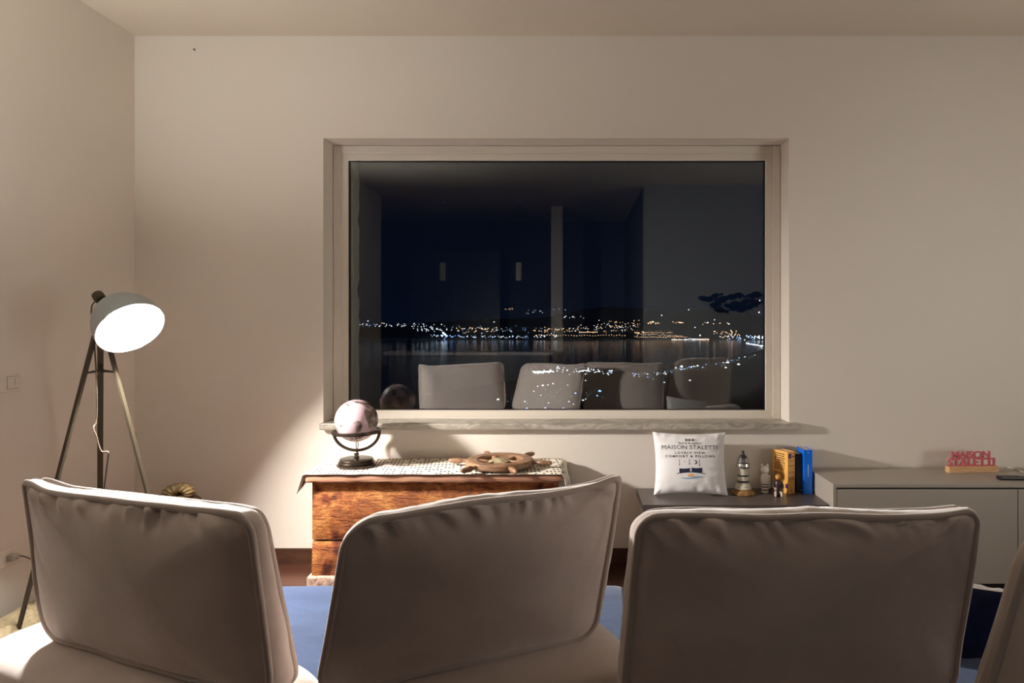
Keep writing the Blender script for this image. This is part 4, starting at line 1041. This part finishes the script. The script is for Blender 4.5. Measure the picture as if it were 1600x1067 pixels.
# middle: amber rows
scat(amber, 40, 832, 905, 511, 519, .4, .75); scat(white, 30, 835, 980, 508, 524, .35, .7)
for i in range(34): amber.append((838 + i * 4.2 + rnd.gauss(0, .4), 524 + rnd.gauss(0, .5), 7250, .42 + .2 * rnd.random()))
scat(amber, 36, 905, 1000, 506, 520, .35, .7); scat(white, 16, 835, 870, 523, 527, .6, 1.0)
for i in range(22): amber.append((906 + i * 1.3, 519 + rnd.gauss(0, .3), 7300, .5))
for i in range(26): amber.append((992 + i * 3.5 * 24 / 26, 526.5 + rnd.gauss(0, .35), 7250, .42 + .25 * rnd.random()))
for i in range(24): amber.append((996 + i * 3.0, 522 + .12 * i + rnd.gauss(0, .7), 7300, .36 + .25 * rnd.random()))
for i in range(16): amber.append((1008 + i * 2.8, 519.5 + rnd.gauss(0, .7), 7350, .36 + .2 * rnd.random()))
scat(amber, 6, 992, 1006, 517.5, 521, .7, .9)
for i in range(34): (white if rnd.random() < .6 else amber).append((1050 + i * 1.7, 530 + rnd.gauss(0, .6), 7250, .55 + .3 * rnd.random()))
for i in range(10): amber.append((1084 + i * 2.6, 529.8, 7250, .7))
scat(amber, 34, 1114, 1156, 516, 527, .5, .9, 7300); scat(white, 20, 1120, 1196, 524, 533, .5, .9, 7250)
scat(blue, 16, 1140, 1196, 524, 530, .6, 1.2, 7250); scat(white, 14, 1168, 1196, 525, 529, .8, 1.4, 7200)
# lights high on the hills
scat(amber, 7, 787, 808, 481.5, 484, .35, .6, 9500); scat(white, 12, 820, 850, 484, 490, .3, .5, 9500); scat(white, 7, 862, 885, 482.5, 484.5, .35, .55, 9500)
scat(white, 7, 880, 912, 494, 497.5, .4, .7, 9200); scat(amber, 26, 950, 1000, 500, 512, .35, .65, 8600); scat(white, 16, 930, 995, 505, 514, .4, .7, 8600)
scat(amber, 16, 1010, 1032, 502, 506, .45, .9, 8600); scat(amber, 12, 1050, 1068, 502.5, 505, .45, .85, 8600); scat(amber, 9, 1098, 1142, 503, 507, .4, .8, 8600)
for x, y, r in ((1034, 492.5, .9), (1076, 484, .8), (1086, 511.5, .8), (1116.5, 499.5, .7), (1106, 504, 1.1), (1139, 506, 1.0), (1186, 488, 1.3), (1187, 469.5, .9), (1094, 524, 1.2), (1084, 530.5, 1.0), (1122, 534, 1.3), (895, 495, .9), (884, 494, .8), (772, 503, .8), (936, 500.5, .6), (575, 501.5, .8), (690, 516, .8)):
    white.append((x, y, 8600 if y < 510 else 7200, r))
# right-hand curve of the beach
for i in range(60):
    t = i / 59; x = 1166 + 30 * t; white.append((x, 536.5 + 5 * t + rnd.gauss(0, .35), None, .8))
scat(white, 18, 1184, 1196, 539, 549, .7, 1.5, 5200)
def curve(x): 
    pts = [(830, 580), (900, 580), (960, 581), (1010, 583), (1040, 580), (1060, 575), (1100, 570), (1140, 562), (1170, 556), (1196, 546)]
    for (a, b), (c, d) in zip(pts, pts[1:]):
        if a <= x <= c: return b + (d - b) * (x - a) / (c - a)
    return 582
for i in range(130):
    x = 985 + 211 * rnd.random(); y = curve(x) + abs(rnd.gauss(0, 3.2)); (white if rnd.random() < .55 else blue).append((x, y, None, .3 + 1.0 * rnd.random() ** 3))
for _ in range(110): x = 1010 + 180 * rnd.random(); teal.append((x, curve(x) + 1 + abs(rnd.gauss(0, 5)), None, .35 + .3 * rnd.random()))
for x, y, r in ((1065, 573, 2.2), (1084, 573, 1.4), (1090, 572, 1.8), (1137, 567, 2.6), (1134, 575, 1.9), (1154, 570, 2.4), (1040, 585, 1.6), (1056, 575, 1.4), (1164, 558, 1.1), (1130, 567, 1.2), (1012, 585, 1.1), (1078, 595, 1.8), (1038, 598, 1.4), (1020, 593, .9)):
    white.append((x, y, None, r))
# town below, in front of the water
for i in range(46): x = 833 + 32 * i / 45; white.append((x, 582 - .03 * (x - 833) + rnd.gauss(0, 1.0), None, 1.4))
for _ in range(44): x = 870 + 88 * rnd.random(); white.append((x, 578 + .05 * (x - 870) + rnd.gauss(0, 2.8), None, .6 + .8 * rnd.random()))
for i in range(16): white.append((905 + i * 1.1, 581 - 2 * math.sin(i / 5), None, 1.2))
blue += [(955, 583, None, 1.9), (937, 612, None, 3.0), (899, 615, None, 2.0), (933, 619, None, 1.8), (852, 638, None, 2.0), (823, 639, None, 2.4), (880, 638, None, 1.6)]
white += [(848, 603, None, 2.3), (864, 600, None, 1.8), (856, 602, None, 1.6), (840, 604, None, 1.3), (778, 625, None, 2.5), (820, 628, None, 1.7), (834, 612, None, 1.4), (915, 595, None, 1.3), (887, 602, None, 1.1), (857, 630, None, 1.4), (845, 618, None, 1.2), (911, 626, None, 2.0), (915, 624, None, 1.3), (889, 628, None, 1.6), (896, 632, None, 1.2), (846, 641, None, 1.2)]
for _ in range(90): teal.append((788 + 90 * rnd.random(), 608 + 24 * rnd.random(), None, .45 + .6 * rnd.random() ** 2))
for _ in range(60): teal.append((880 + 75 * rnd.random(), 617 + 9 * rnd.gauss(0, .5), None, .3 + .6 * rnd.random() ** 2))
for _ in range(24): teal.append((750 + 40 * rnd.random(), 622 + 16 * rnd.random(), None, .3 + .4 * rnd.random()))
lights('white_city_lights', white, (0.80, 0.88, 1.0), 2.0, 'white street and house lights scattered along the shore of the bay')
lights('amber_city_lights', amber, (1.0, 0.56, 0.32), 2.2, 'amber street lamps in rows on the far shore of the bay')
lights('blue_city_lights', blue, (0.22, 0.42, 1.0), 2.0, 'blue lights along the waterfront of the bay')
lights('green_city_lights', teal, (0.45, 0.70, 0.70), 0.9, 'faint greenish lights of the town below the window')
